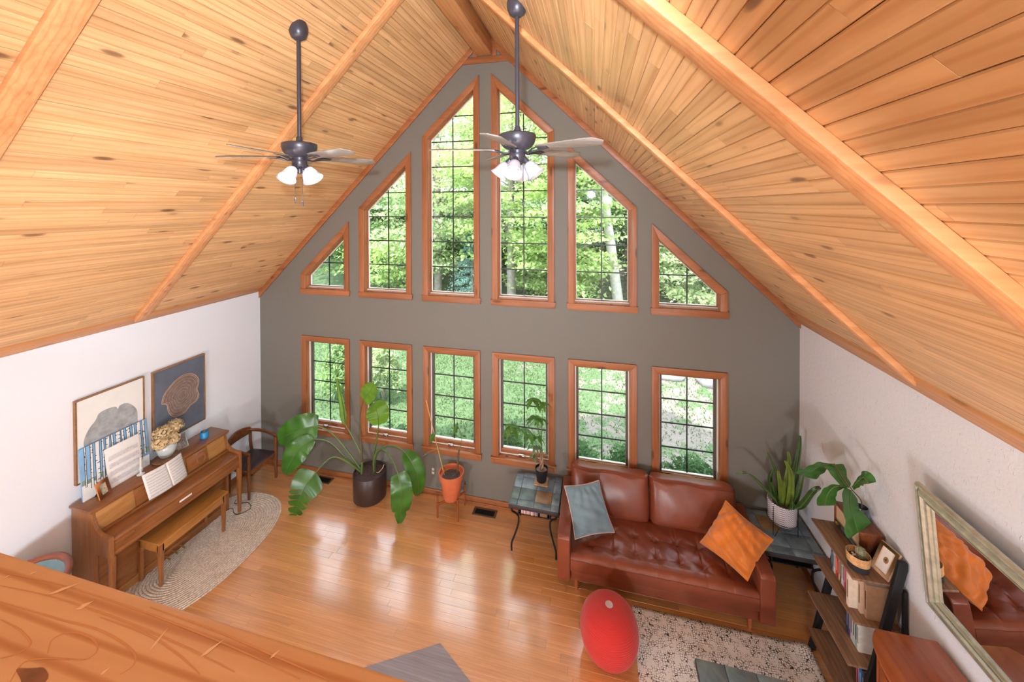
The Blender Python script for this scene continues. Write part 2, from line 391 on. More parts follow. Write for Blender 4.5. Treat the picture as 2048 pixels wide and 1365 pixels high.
# ---- timbers
def slopebar(mb, x0, x1, y0, y1, t0, t1):
    """bar lying under the ceiling slope between x0 and x1, hanging from t0 to t1 below it"""
    k = math.hypot(1, SL)
    mb.prism([(x0, y0, zc(x0)-t0*k), (x1, y0, zc(x1)-t0*k), (x1, y0, zc(x1)-t1*k), (x0, y0, zc(x0)-t1*k)], (0, y1-y0, 0))
tn = 1
for s, nm in ((-1, 'left'), (1, 'right')):
    xe = WL if s < 0 else WR
    for ya, yb, w in ((-1.835, -1.705, 'far'), (-3.745, -3.600, 'near')):
        mb = MB(); xm = s*(1.9 if w == 'near' else 3.0) if s > 0 else s*2.05
        slopebar(mb, s*.12, xe-s*.10, ya, yb, .0, .045)
        struct('rafter', mb, M['beam'], '%s pine rafter board under the %s ceiling slope' % ({'far': 'slim farther', 'near': 'wide nearer'}[w], nm), bevel=.004, cat='rafter')
    mb = MB(); slopebar(mb, s*.02, xe, -.03, 0, .0, .075)
    struct('trim_%d' % tn, mb, M['trimx'], 'reddish pine rake trim along the %s slope of the gable' % nm, bevel=.003, cat='trim'); tn += 1
    k = math.hypot(1, SL); a = xe-s*.115; mb = MB()
    mb.prism([(xe, 0, ZW), (xe, 0, max(zc(xe), ZW+.03)), (a, 0, zc(a)), (a, 0, zc(a)-.03)], (0, YB, 0))
    struct('trim_%d' % tn, mb, M['beamy'], 'pine trim board where the %s ceiling slope meets the wall' % nm, bevel=.003, cat='trim'); tn += 1
mb = B(-.105, .105, YB, -.005, 6.30, 6.62)
struct('ridge_beam', mb, M['beamy'], 'heavy pine ridge beam under the peak of the ceiling', bevel=.006, cat='beam')
mb = MB(); mb.prism([(-.34, 0, 6.20), (.36, 0, 6.20), (.30, 0, 6.285), (-.28, 0, 6.285)], (0, -.026, 0))
struct('trim_%d' % tn, mb, M['trimx'], 'short level trim board across the peak under the ridge beam', bevel=.003, cat='trim'); tn += 1
for s in (-1, 1):
    mb = MB(); mb.box(min(s*.108, s*.165), max(s*.108, s*.165), -.028, 0, 6.285, 6.52)
    struct('trim_%d' % tn, mb, M['trimz'], 'upright trim block %s of the ridge beam end' % ('left' if s < 0 else 'right'), bevel=.003, cat='trim'); tn += 1
# baseboards
def basebd(name, mb, lab): struct(name, mb, M['trimx'], lab, bevel=.004, cat='baseboard')
mb = MB(); mb.box(WL, WR, -.016, 0, 0, .085); mb.box(WL, WR, -.03, -.0155, 0, .02); basebd('baseboard_back', mb, 'reddish pine baseboard along the window wall')
mb = MB(); mb.box(WL, WL+.016, YB, -.03, 0, .085); basebd('baseboard_left', mb, 'reddish pine baseboard along the left white wall')
mb = MB(); mb.box(WR-.016, WR, YB, -.03, 0, .085); basebd('baseboard_right', mb, 'reddish pine baseboard along the right plaster wall')
# ---- loft the photograph is taken from
struct('loft_floor', B(WL, WR, YB, -4.93, 2.62, 2.78), M['floor'], 'oak floor of the loft behind the railing', cat='floor', smooth=0)
lr = thing('loft_railing', (0, -4.9, 2.78), 'wide knotty pine rail cap of the loft railing in the foreground', 'railing', kind='structure')
MB().box(WL, WR, -5.03, -4.802, 3.645, 3.69).build('rail_cap', M['rail'], lr, bevel=.006)
M['scr'] = mat('pale_scratch', (226, 182, 140), .6); M['knot'] = mat('dark_knot', (128, 78, 52), .4, var=.35, vscale=25); M['grainl'] = mat('dark_grain_line', (194, 132, 84), .45)
def on_rail(px, py, dz=.0004): p = at(px, py, z=3.69); return (p[0], p[1], 3.69+dz)
for a, b, w in (((94, 1191), (164, 1166), .0030), ((151, 1221), (188, 1203), .0040), ((58, 1150), (74, 1144), .002), ((298, 1304), (337, 1256), .0018), ((398, 1317), (449, 1280), .0024), ((539, 1319), (561, 1300), .0016), ((200, 1352), (220, 1336), .002), ((8, 1158), (22, 1150), .0015)):
    p, q = Vector(on_rail(*a)), Vector(on_rail(*b)); d = (q-p).normalized(); n_ = Vector((-d.y, d.x, 0)); mb = MB(); mb.add([p, p+d*(q-p).length*.3-n_*w, q, p+d*(q-p).length*.4+n_*w], [(0, 1, 2, 3)]); mb.build('scratch', M['scr'], lr, smooth=0)
kc = on_rail(62, 1352, .0003); mb = MB(); mb.add([(kc[0]+.020*math.cos(t)+.004*math.cos(3*t), kc[1]+.0075*math.sin(t)+.0015*math.sin(2*t), kc[2]) for t in [2*math.pi*k/24 for k in range(24)]], [tuple(range(24))]); mb.build('knot', M['knot'], lr, smooth=0)
def grain_line(pts, w):
    sp = spline([on_rail(a, b, .0002) for a, b in pts], 8); L, R = [], []
    for i in range(len(sp)):
        d = Vector(sp[min(i+1, len(sp)-1)])-Vector(sp[max(i-1, 0)]); d.normalize(); n_ = Vector((-d.y, d.x, 0))*w*(.4+.6*math.sin(math.pi*i/(len(sp)-1))); L.append(tuple(Vector(sp[i])+n_)); R.append(tuple(Vector(sp[i])-n_))
    MB().grid([R, L]).build('grain_line', M['grainl'], lr, smooth=0)
for pts in (((0, 1205), (60, 1222), (120, 1240), (200, 1262), (262, 1300), (268, 1330), (240, 1350)), ((95, 1308), (105, 1280), (140, 1266), (180, 1275), (195, 1300), (170, 1320), (130, 1318)), ((0, 1145), (120, 1170), (260, 1215), (400, 1268), (520, 1320), (600, 1360)), ((0, 1172), (110, 1196), (240, 1240), (360, 1290), (470, 1345)), ((20, 1365), (50, 1325), (110, 1318), (140, 1322)), ((200, 1235), (290, 1268), (350, 1305), (400, 1350)), ((300, 1215), (430, 1262), (560, 1318), (660, 1362)), ((0, 1240), (40, 1262), (60, 1290), (30, 1310), (0, 1318))): grain_line(pts, .0010)
for i in range(9): B(-3.6+i*.9-.04, -3.6+i*.9+.04, -4.97, -4.89, 2.78, 3.645).build('post', M['trimz'], lr, bevel=.004)
MB().box(WL, WR, -4.955, -4.905, 2.86, 2.92).build('bottom_rail', M['rail'], lr, bevel=.004)

# ---- windows
def clip(poly, nx, nz, c):
    out = []
    for i in range(len(poly)):
        a, b = poly[i], poly[(i+1) % len(poly)]; da = nx*a[0]+nz*a[1]-c; db = nx*b[0]+nz*b[1]-c
        if da >= 0: out.append(a)
        if da*db < 0: t = da/(da-db); out.append((a[0]+(b[0]-a[0])*t, a[1]+(b[1]-a[1])*t))
    return out
def rect_clip(poly, x0, x1, z0, z1):
    for n in ((1, 0, x0), (-1, 0, -x1), (0, 1, z0), (0, -1, -z1)):
        poly = clip(poly, *n)
        if len(poly) < 3: return []
    return poly
def ring(mb, po, pi, y0, y1):
    n = len(po)
    for i in range(n):
        j = (i+1) % n
        mb.prism([(po[i][0], y0, po[i][1]), (po[j][0], y0, po[j][1]), (pi[j][0], y0, pi[j][1]), (pi[i][0], y0, pi[i][1])], (0, y1-y0, 0))
ordl = ['first', 'second', 'third', 'fourth', 'fifth', 'sixth']
upn = ['small triangular upper window at the left end of the gable', 'tall slant-topped upper window second from the left', 'tallest slant-topped upper window left of the peak',
       'tallest slant-topped upper window right of the peak behind the fan', 'slant-topped upper window second from the right with grey tree trunk beyond', 'small triangular upper window at the right end of the gable']
def window(num, outer, lower, label):
    bx = sum(p[0] for p in outer)/4
    w = thing('window_%d' % num, (bx, 0, outer[0][1]), label, 'window', kind='structure')
    bot = .10 if lower else .085
    inn = inset(outer, [bot, CW, CW, CW])
    n = 4
    for i in range(1, 4):
        j = (i+1) % n; mb = MB()
        mb.prism([(outer[i][0], 0, outer[i][1]), (outer[j][0], 0, outer[j][1]), (inn[j][0], 0, inn[j][1]), (inn[i][0], 0, inn[i][1])], (0, -.02, 0))
        mb.build('casing_board', M['trimx'] if i == 2 else M['trimz'], w, bevel=.003)
    x0, x1, zb = outer[0][0], outer[1][0], outer[0][1]
    if lower:
        B(x0-.022, x1+.022, -.05, .02, zb+.083, zb+.105).build('window_stool', M['trimx'], w, bevel=.004)
        mb = MB(); mb.prism([(x0-.012, -.018, zb), (x1+.012, -.018, zb), (x1+.018, -.018, zb+.083), (x0-.018, -.018, zb+.083)], (0, .018, 0)); mb.build('apron', M['trimx'], w, bevel=.003)
    else:
        mb = MB(); mb.prism([(x0-.006, -.026, zb), (x1+.006, -.026, zb), (x1+.018, -.026, zb+.085), (x0-.018, -.026, zb+.085)], (0, .026, 0)); mb.build('casing_sill', M['trimx'], w, bevel=.003)
    op = inset(outer, [bot, CW-.012, CW-.012, CW-.012])
    a = inset(op, .016); b = inset(a, .012)
    mb = MB(); ring(mb, op, a, 0, .125); mb.build('jamb', M['trimz'], w, smooth=0)
    if lower: mb = MB(); ring(mb, a, b, .055, .13); mb.build('vinyl_stop', M['white'], w, smooth=0)
    else: b = a
    c = inset(b, [.055, .03, .03, .03] if lower else [.024, .012, .012, .012])
    if lower:
        # wooden bottom sash rail, dark side and top stiles
        mb = MB(); mb.box(b[0][0], b[1][0], .06, .115, b[0][1], c[0][1]); mb.build('bottom_sash_rail', M['trimx'], w, bevel=.003)
        mb = MB(); ring(mb, inset(b, [.0551, 0, 0, 0]), c, .08, .12); mb.build('sash', M['sash'], w, smooth=0)
        cx = (b[0][0]+b[1][0])/2-.02; zz = b[0][1]+.012
        mb = MB(); mb.box(cx-.05, cx+.03, .025, .06, zz-.012, zz+.012); mb.tube([(cx-.03, .03, zz+.005), (cx-.01, -.005, zz+.02), (cx+.03, -.015, zz+.015)], .006, 6); mb.lathe([(0, -.012), (.009, -.012), (.009, .012), (0, .012)], (cx+.03, -.015, zz+.015), 8)
        mb.build('crank_handle', M['chrome'], w, bevel=.003)
        mb = MB(); mb.box(c[0][0], c[1][0], .082, .112, c[0][1], c[0][1]+.014); mb.build('glazing_bead', M['white'], w, smooth=0)
    else:
        mb = MB(); ring(mb, b, c, .075, .125); mb.build('sash', M['trimz'], w, smooth=0)
        e = inset(c, .004); mb = MB(); ring(mb, c, e, .09, .12); mb.build('glazing_bead', M['white'], w, smooth=0)
        B(b[0][0], b[1][0], .05, .078, b[0][1], b[0][1]+.014).build('sill_strip', M['white'], w, smooth=0)
    gx0, gx1, gz0 = c[0][0], c[1][0], c[0][1]; gz1 = max(p[1] for p in c); xm = (gx0+gx1)/2
    mw = .0075; yg = .105
    pitch = (gz1-gz0)/4 if lower else .366
    zl = [gz0]; z = gz0+pitch
    while z < gz1-.02: zl.append(z); z += pitch
    zl.append(gz1+.01)
    for z in zl[1:-1]:
        p = rect_clip(c, gx0-1, gx1+1, z-mw, z+mw)
        if len(p) >= 3: MB().prism([(q[0], yg-.006, q[1]) for q in p], (0, .012, 0)).build('muntin', M['muntin'], w, smooth=0)
    p = rect_clip(c, xm-mw, xm+mw, gz0-1, gz1+1)
    MB().prism([(q[0], yg-.005, q[1]) for q in p], (0, .010, 0)).build('muntin', M['muntin'], w, smooth=0)
    for za_, zb_ in zip(zl[:-1], zl[1:]):
        for xa, xb in ((gx0, xm), (xm, gx1)):
            p = rect_clip(c, xa, xb, za_, zb_)
            if len(p) >= 3 and max(q[0] for q in p)-min(q[0] for q in p) > .01:
                mb = MB(); mb.add([(q[0], yg, q[1]) for q in p], [tuple(range(len(p)))]); mb.build('pane', M['glass'], w, smooth=0)
    return w
for i in range(6): window(i+1, lpoly(i), True, '%s lower window from the left, with reddish pine casing' % ordl[i] if i < 4 else ['lower window behind the left half of the leather sofa', 'lower window behind the right half of the leather sofa'][i-4])
for i in range(6): window(i+7, upoly(i), False, upn[i])
# ================================================================== CEILING FANS
def shade_mat(name, lit):
    m, nt, bs = newmat(name); out = nt.nodes['Material Output']; bs.inputs['Base Color'].default_value = lin((214, 212, 224)); bs.inputs['Roughness'].default_value = .25
    tr = N(nt, 'ShaderNodeBsdfTranslucent'); tr.inputs[0].default_value = (.95, .95, .98, 1)
    mx = N(nt, 'ShaderNodeMixShader'); mx.inputs[0].default_value = .3
    nt.links.new(bs.outputs[0], mx.inputs[1]); nt.links.new(tr.outputs[0], mx.inputs[2]); nt.links.new(mx.outputs[0], out.inputs['Surface']); return m
M['shade'] = shade_mat('frosted_glass_shade', 1)
def emit(name, c, st):
    m, nt, bs = newmat(name); bs.inputs['Base Color'].default_value = c; bs.inputs['Emission Color'].default_value = c; bs.inputs['Emission Strength'].default_value = st; return m
M['bulb_on'] = emit('lit_bulb', (1, .97, .92, 1), 12.0); M['bulb_dim'] = emit('dimmer_bulb', (1, .98, .97, 1), .5)
def fan(x, y, a0, label, power, bulb):
    zt = zc(x); t = thing('ceiling_fan', (x, y, 4.3), label, 'ceiling fan', 'pair of ceiling fans')
    c = (x, y, 0)
    MB().lathe([(0, zt-.105), (.03, zt-.105), (.058, zt-.085), (.074, zt-.045), (.076, zt+.0), (.062, zt+.045), (0, zt+.06)], c, 24).build('canopy', M['bronze'], t)
    MB().lathe([(.0165, 4.74), (.0165, zt-.08)], c, 14).build('downrod', M['bronze'], t)
    MB().lathe([(.017, 4.80), (.024, 4.795), (.027, 4.75), (.03, 4.745)], c, 16).build('rod_collar', M['bronze'], t)
    MB().lathe([(0, 4.752), (.11, 4.748), (.135, 4.738), (.138, 4.725), (.136, 4.70), (.125, 4.668), (.10, 4.64), (.07, 4.628), (.06, 4.62), (.06, 4.60), (0, 4.60)], c, 40).build('motor_housing', M['bronze'], t, smooth=50)
    MB().lathe([(0, 4.61), (.055, 4.608), (.06, 4.595), (.058, 4.55), (.045, 4.535), (.02, 4.525), (.02, 4.49), (0, 4.485)], c, 28).build('light_hub', M['bronze'], t)
    for k in range(5):
        a = math.radians(a0+72*k); R = Matrix.Translation((x, y, 4.628)) @ Matrix.Rotation(a, 4, 'Z') @ Matrix.Rotation(math.radians(-12), 4, 'X')
        def X(p): return tuple(R @ Vector(p))
        iron = MB(X)
        iron.tube([(.05, 0, -.02), (.10, .0, -.03), (.14, .022, -.015), (.19, .03, -.004), (.25, .012, -.004)], .007, 6)
        iron.tube([(.05, 0, -.02), (.10, .0, -.03), (.14, -.022, -.015), (.19, -.03, -.004), (.25, -.012, -.004)], .007, 6)
        iron.box(.17, .255, -.02, .02, -.008, -.003)
        iron.build('blade_iron', M['bronze'], t)
        out = [(.17, -.045), (.22, -.056), (.56, -.072), (.615, -.068), (.665, .0), (.635, .060), (.60, .070), (.56, .070), (.22, .055), (.17, .045)]
        MB(X).prism([(p[0], p[1], -.003) for p in out], (0, 0, .007)).build('blade', M['blade'], t, bevel=.002)
    for k in range(4):
        a = math.radians(a0+20+90*k); R = Matrix.Translation((x, y, 4.545)) @ Matrix.Rotation(a, 4, 'Z') @ Matrix.Translation((.062, 0, 0)) @ Matrix.Rotation(math.radians(-38), 4, 'Y')
        MB().lathe([(0, .02), (.018, .02), (.022, -.005), (.02, -.03), (0, -.03)], (0, 0, 0), 14, R).build('socket', M['bronze'], t)
        MB().lathe([(.024, -.02), (.038, -.035), (.048, -.07), (.055, -.11), (.070, -.138)], (0, 0, 0), 28, R).build('lamp_shade', M['shade'], t, smooth=60, thick=.003)
        MB().lathe([(0, -.03), (.014, -.035), (.026, -.065), (.028, -.08), (.02, -.10), (0, -.108)], (0, 0, 0), 16, R).build('bulb', bulb, t, smooth=70)
        l = lamp('fan_bulb_light', 'POINT', tuple(R @ Vector((0, 0, -.122))), power, (1, .97, .93), .03)
    for dx, zl in ((-.03, 4.27), (.045, 4.24)):
        mb = MB(); mb.tube([(x+dx, y-.02, 4.53), (x+dx, y-.02, zl)], .0018, 5); mb.lathe([(0, -.03), (.007, -.026), (.007, .01), (.003, .016), (0, .016)], (x+dx, y-.02, zl), 10); mb.build('pull_chain', M['bronze'], t)
fan(-.93, -2.43, -17, 'brightly lit bronze ceiling fan hanging from the left slope', 11.0, M['bulb_on'])
fan(.93, -2.37, -22, 'bronze ceiling fan hanging from the right slope in front of the tall windows', .15, M['bulb_dim'])

# ================================================================== FLOOR VENTS, OUTLETS
for (x, y, lab) in ((.012, -.15, 'bronze floor register beside the slate side table'), (-2.60, -.12, 'bronze floor register behind the bird of paradise leaves')):
    t = thing('floor_register', (x, y, 0), lab, 'floor vent', 'floor registers by the window wall')
    mb = MB(); mb.box(x-.165, x+.165, y-.07, y-.045, 0, .006); mb.box(x-.165, x+.165, y+.045, y+.07, 0, .006); mb.box(x-.165, x-.135, y-.0451, y+.0451, 0, .006); mb.box(x+.135, x+.165, y-.0451, y+.0451, 0, .006)
    mb.build('frame', mat('bronze_register', (104, 84, 66), .45, metal=.3), t, bevel=.001)
    mb = B(x-.136, x+.136, y-.046, y+.046, .0005, .002); mb.build('duct', M['black'], t, smooth=0)
    for k in range(9): B(x-.135, x+.135, y-.043+k*.0102, y-.043+k*.0102+.004, .002, .005).build('slat', M['iron'], t, smooth=0)
for (x, z, lab) in ((-2.994, .345, 'white wall outlet left of the bird of paradise'), (-.813, .345, 'white wall outlet left of the terracotta pot')):
    t = thing('wall_outlet', (x, 0, z), lab, 'outlet', 'white outlets under the windows')
    B(x-.03, x+.03, -.006, 0, z-.055, z+.055).build('cover_plate', mat('outlet_plate', (128, 122, 110), .5), t, bevel=.002)
    for dz in (-.026, .026): B(x-.016, x+.016, -.010, -.006, z+dz-.016, z+dz+.016).build('socket', M['white'], t, bevel=.002)

# ================================================================== PIANO CORNER
PY0, PL, PXB = -2.372, 1.455, -3.836
_c, _s = math.cos(math.radians(-1.4)), math.sin(math.radians(-1.4))
def pf(p):   # piano frame: (along, out from wall, up)
    l, d, z = p; return (PXB+d*_c-l*_s, PY0+l*_c+d*_s, z)
M['walnut'] = wood('piano_walnut', (120, 74, 40), (158, 104, 60), 'y', .35, knots=0, pvar=.03, rings=.5, across=18, along=2, coat=.3, rand=20)
M['walnutz'] = wood('piano_walnut_upright', (122, 76, 42), (162, 108, 62), 'z', .35, knots=0, pvar=.03, rings=.5, across=18, along=2, coat=.3, rand=20)
M['walnutl'] = wood('piano_light_panel', (166, 116, 66), (188, 140, 84), 'y', .4, knots=0, pvar=.02, rings=.3, across=30, along=3, rand=20)
M['brass'] = mat('brass', (190, 160, 90), .3, metal=.9)
pn = thing('piano', pf((PL/2, .3, 0)), 'brown console piano against the white wall', 'piano')
def pb(name, m, fn, bevel=.004): mb = MB(pf); fn(mb); return mb.build(name, m, pn, bevel=bevel)
pb('lid', M['walnut'], lambda m: (m.box(-.02, PL+.02, 0, .335, 1.078, 1.10), m.box(-.012, PL+.012, 0, .328, 1.066, 1.078)))
side = [(0, .0), (0, 1.066), (.30, 1.066), (.315, 1.0), (.345, .935), (.40, .885), (.455, .868), (.575, .862), (.578, .655), (.36, .655), (.345, .64), (.345, 0)]
for l in (0, PL-.035): pb('side_panel', M['walnutz'], lambda m: m.prism([(l, d, z) for d, z in side], (.035, 0, 0)), .003)
pb('back', M['walnut'], lambda m: m.box(.035, PL-.035, .0, .03, .05, 1.066), 0)
pb('upper_panel', M['walnutl'], lambda m: m.prism([(.035, .285, 1.066), (.035, .30, 1.066), (.035, .345, .86), (.035, .33, .86)], (PL-.07, 0, 0)), .002)
pb('music_ledge', M['walnut'], lambda m: (m.box(.035, PL-.035, .335, .385, .845, .868), m.box(.3, PL-.3, .375, .39, .868, .880)), .003)
pb('fallboard', M['walnut'], lambda m: m.prism([(.036, .38, .850), (.036, .55, .832), (.036, .566, .82), (.036, .566, .80), (.036, .38, .80)], (PL-.072, 0, 0)), .004)
pb('key_slip', M['walnut'], lambda m: m.box(.036, PL-.036, .545, .566, .70, .798), .003)
pb('keybed', M['walnut'], lambda m: (m.box(.036, PL-.036, .34, .566, .655, .699),), .003)
pb('lower_panel', M['walnut'], lambda m: m.box(.036, PL-.036, .295, .32, .09, .66), .003)
pb('kick_rail', M['walnut'], lambda m: m.box(.036, PL-.036, .28, .335, .0, .10), .003)
pb('name_plate', M['paper'], lambda m: m.box(.66, .80, .566, .569, .735, .757), .0006)
for l in (.0, PL-.05):
    mb = MB(pf); a, b = .05, .032
    mb.add([(l, .53, .655), (l+a, .53, .655), (l+a, .578, .655), (l, .578, .655), (l+.009, .538, .04), (l+.041, .538, .04), (l+.041, .57, .04), (l+.009, .57, .04)], [(0, 1, 2, 3), (7, 6, 5, 4), (0, 4, 5, 1), (1, 5, 6, 2), (2, 6, 7, 3), (3, 7, 4, 0)])
    lg = mb.build('leg', M['walnutz'], pn, bevel=.003)
    c = pf((l+.025, .554, .0)); MB().lathe([(0, 0), (.014, .002), (.016, .02), (.010, .042), (0, .042)], c, 12).build('caster', M['brass'], lg)
for k in range(3):
    l = PL/2-.08+k*.08; mb = MB(pf); mb.tube([(l, .33, .06), (l, .38, .055), (l, .43, .05)], [.008, .012, .018], 8, flat=.35); mb.build('pedal', M['brass'], pn)
# knob pulls of the fallboard
for l in (.22, PL-.22):
    mb = MB(pf); mb.tube([(l, .566, .775), (l, .582, .775)], [.007, .010], 10); mb.build('knob', M['walnut'], pn)
# music desk: two carved end brackets on the panel
for l0, w in ((.36, .24), (.91, .26)):
    mb = MB(pf)
    mb.prism([(l0, .308, 1.055), (l0+w, .308, 1.055), (l0+w, .352, .868), (l0, .352, .868)], (0, .012, .002)); mb.build('music_desk_bracket', M['walnut'], pn, bevel=.003)
    mb = MB(pf); cx = l0+w*.66
    pts = [(cx+.05*math.cos(a)*(1 if abs(math.cos(a)) < .8 else 1), .343-.018*math.sin(a), .965+.062*math.sin(a)) for a in [2*math.pi*k/16 for k in range(17)]]
    mb.tube(pts, .007, 6, caps=False); mb.build('carved_loop', M['walnutz'], pn)
# bench
M['bench'] = wood('bench_oak', (156, 102, 48), (186, 132, 70), 'y', .35, knots=0, pvar=.02, rings=.5, across=22, along=2, coat=.3, rand=10)
bn = thing('piano_bench', (-3.34, -1.6, 0), 'wooden piano bench tucked under the piano on the oval rug', 'bench')
bx0, bx1, by0, by1 = -3.50, -3.165, -2.0, -1.215
B(bx0-.015, bx1+.015, by0-.015, by1+.015, .488, .512).build('seat', M['bench'], bn, bevel=.005)
mb = MB(); mb.box(bx0+.03, bx1-.03, by0+.0, by0+.02, .40, .488); mb.box(bx0+.03, bx1-.03, by1-.02, by1, .40, .488); mb.box(bx1-.02, bx1, by0+.03, by1-.03, .40, .488); mb.box(bx0, bx0+.02, by0+.03, by1-.03, .40, .488)
mb.build('apron', M['bench'], bn, bevel=.002)
for xx in (bx0, bx1-.045):
    for yy in (by0, by1-.045):
        mb = MB(); h, g = .045, .030
        o = .0075; zt, zm = .488, .34
        mb.box(xx, xx+h, yy, yy+h, zm, zt)
        mb.add([(xx+.003, yy+.003, zm-.004), (xx+h-.003, yy+.003, zm-.004), (xx+h-.003, yy+h-.003, zm-.004), (xx+.003, yy+h-.003, zm-.004), (xx+o, yy+o, .012), (xx+h-o, yy+o, .012), (xx+h-o, yy+h-o, .012), (xx+o, yy+h-o, .012)], [(0, 1, 2, 3), (7, 6, 5, 4), (0, 4, 5, 1), (1, 5, 6, 2), (2, 6, 7, 3), (3, 7, 4, 0)])
        mb.build('leg', M['walnutz'], bn, bevel=.002)
# oval braided rug: rings of braid
def braid_mat():
    m, nt, bs = newmat('braided_jute'); bs.inputs['Roughness'].default_value = .9
    v = coords(nt, (1, 1, 1)); n = noise(nt, v, 70, 3, .6); n2 = noise(nt, v, 9, 3)
    r = ramp(nt, [(.3, lin((166, 154, 142))), (.55, lin((218, 208, 196))), (.75, lin((242, 234, 222)))]); nt.links.new(n, r.inputs[0])
    c = mix(nt, .25, r.outputs[0], (.35, .28, .22, 1)); r2 = ramp(nt, [(.45, (0, 0, 0, 1)), (.65, (1, 1, 1, 1))]); nt.links.new(n2, r2.inputs[0])
    nt.links.new(mix(nt, r2.outputs[0], r.outputs[0], c), bs.inputs['Base Color']); bump(nt, bs, n, .6, .006); return m
M['braid'] = braid_mat()
rg = thing('braided_rug', (-3.2, -1.47, 0), 'oval braided jute rug under the piano bench', 'rug')
RX, RY, NR = .635, .905, 22
for k in range(NR):
    off = (k+.5)*(RX/NR); rx = RX-off; ry = RY-off; pts = []
    for q in range(64):
        a = 2*math.pi*q/64; e = .82
        ca, sa = math.cos(a), math.sin(a)
        pts.append((-3.2+rx*abs(ca)**e*(1 if ca > 0 else -1), -1.47+ry*abs(sa)**e*(1 if sa > 0 else -1), .0058))
    rows = []
    h = RX/NR/2
    for q in range(64):
        p = Vector(pts[q]); d = (Vector(pts[(q+1) % 64])-Vector(pts[q-1])).normalized(); nn = Vector((d.y, -d.x, 0))
        rows.append([tuple(p+nn*(h*math.cos(b))+Vector((0, 0, .0055*math.sin(b)))) for b in [2*math.pi*j/8 for j in range(8)]])
    rows.append(rows[0]); mb = MB(); mb.grid(rows, True); mb.build('braid_ring', M['braid'], rg)
# power cable on the rug
MB().tube(spline([(-3.52, -1.02, .02), (-3.42, -.92, .018), (-3.33, -.97, .018), (-3.24, -.98, .018), (-3.17, -.86, .018), (-3.30, -.78, .018), (-3.45, -.84, .018), (-3.50, -.78, .02)]), .004, 6).build('power_cable', M['black'], None, label='thin black cable lying on the oval rug by the piano leg', cat='cable')

# corner armchair
M['chairw'] = wood('dark_chair_wood', (92, 52, 28), (126, 76, 42), 'x', .35, knots=0, pvar=.03, rings=.4, across=20, along=3, coat=.3, rand=5)
M['chairz'] = wood('dark_chair_wood_upright', (92, 52, 28), (126, 76, 42), 'z', .35, knots=0, pvar=.03, rings=.4, across=20, along=3, coat=.3, rand=5)
M['dleather'] = mat('dark_plum_leather', (52, 40, 46), .35, var=.1, bmp=.1, bscale=90)
ch = thing('armchair', (-3.56, -.49, 0), 'dark wooden armchair with plum leather seat in the corner', 'chair')
ya, yb = -.725, -.245
for yy in (ya, yb):
    mb = MB(); mb.tube([(-3.335, yy, .0), (-3.335, yy, .40), (-3.335, yy, .64)], [.017, .026, .024], 10, flat=1.0); mb.build('leg', M['chairz'], ch)
    yr = yy+(.05 if yy == ya else -.05)
    mb = MB(); mb.tube([(-3.745, yr, .0), (-3.74, yr, .40), (-3.765, yr, .56), (-3.785, yr+(-.02 if yy == ya else .02), .68)], [.016, .024, .022, .02], 10); mb.build('leg', M['chairz'], ch)
    sgn = -1 if yy == ya else 1
    mb = MB(); mb.tube(spline([(-3.31, yy, .655), (-3.45, yy+sgn*.01, .675), (-3.62, yy+sgn*.01, .695), (-3.74, yr+sgn*.0, .72), (-3.775, yr-sgn*.06, .735)]), .024, 10, flat=.62); mb.build('armrest', M['chairw'], ch)
rows = []
for k in range(13):
    t = k/12; yy = ya+.05+(yb-ya-.10)*t; bow = .035*math.sin(math.pi*t); hh = .05+.022*math.sin(math.pi*t)
    xx = -3.765-bow*.7
    rows.append([(xx+dx, yy, .715+dz*hh+.02*math.sin(math.pi*t)) for dx, dz in ((.014, -1), (.014, 1), (-.014, 1), (-.014, -1))])
mb = MB(); mb.grid(rows, True); mb.add(rows[0], [(3, 2, 1, 0)]); mb.add(rows[-1], [(0, 1, 2, 3)]); mb.build('backrest', M['chairw'], ch, bevel=.005)
mb = MB(); mb.box(-3.35, -3.325, ya, yb, .355, .41); mb.box(-3.75, -3.725, ya+.05, yb-.05, .355, .41)
for yy in (ya, yb): mb.prism([(-3.345, yy-.012, .355), (-3.745, yy+(.05 if yy == ya else -.05)-.012, .355), (-3.745, yy+(.05 if yy == ya else -.05)-.012, .41), (-3.345, yy-.012, .41)], (0, .024, 0))
mb.build('seat_frame', M['chairw'], ch, bevel=.003)
rows = []
for i in range(13):
    u = i/12*2-1; row = []
    for j in range(13):
        v = j/12*2-1; wd = .235-.03*(u < 0)*abs(u)
        e = (1-abs(u)**4)*(1-abs(v)**4); row.append((-3.545+.215*u, -.485+wd*v, .412+.038*max(0, e)**.5))
    rows.append(row)
mb = MB(); mb.grid(rows); mb.build('seat', M['dleather'], ch, smooth=80)
# blue armchair in the near left corner
M['bluef'] = mat('blue_green_velvet', (104, 138, 148), .8, var=.12, vscale=5, sheen=.4)
M['redw'] = mat('reddish_mahogany', (128, 66, 44), .3, var=.18, vscale=12, coat=.4)
ba = thing('tub_chair', (-3.34, -2.95, 0), 'blue upholstered tub chair with carved reddish wood rail, half hidden by the railing', 'chair')
cx, cy, ra, rbk = -3.33, -3.02, .33, .32
def arc(t, r=1.0, dz=0): a = math.radians(-35+250*t); return (cx+ra*r*math.cos(a), cy+rbk*r*math.sin(a), .80+.16*math.sin(math.pi*t)**.7+dz)
mb = MB(); mb.tube([arc(k/30) for k in range(31)], .024, 10, flat=1.15); mb.build('top_rail', M['redw'], ba)
rows = [[(lambda p: (p[0], p[1], z0))(arc(k/30, rr)) if z0 else arc(k/30, rr, -.012) for rr, z0 in ((.95, .42), (.98, 0), (1.03, 0), (1.0, .36))] for k in range(31)]
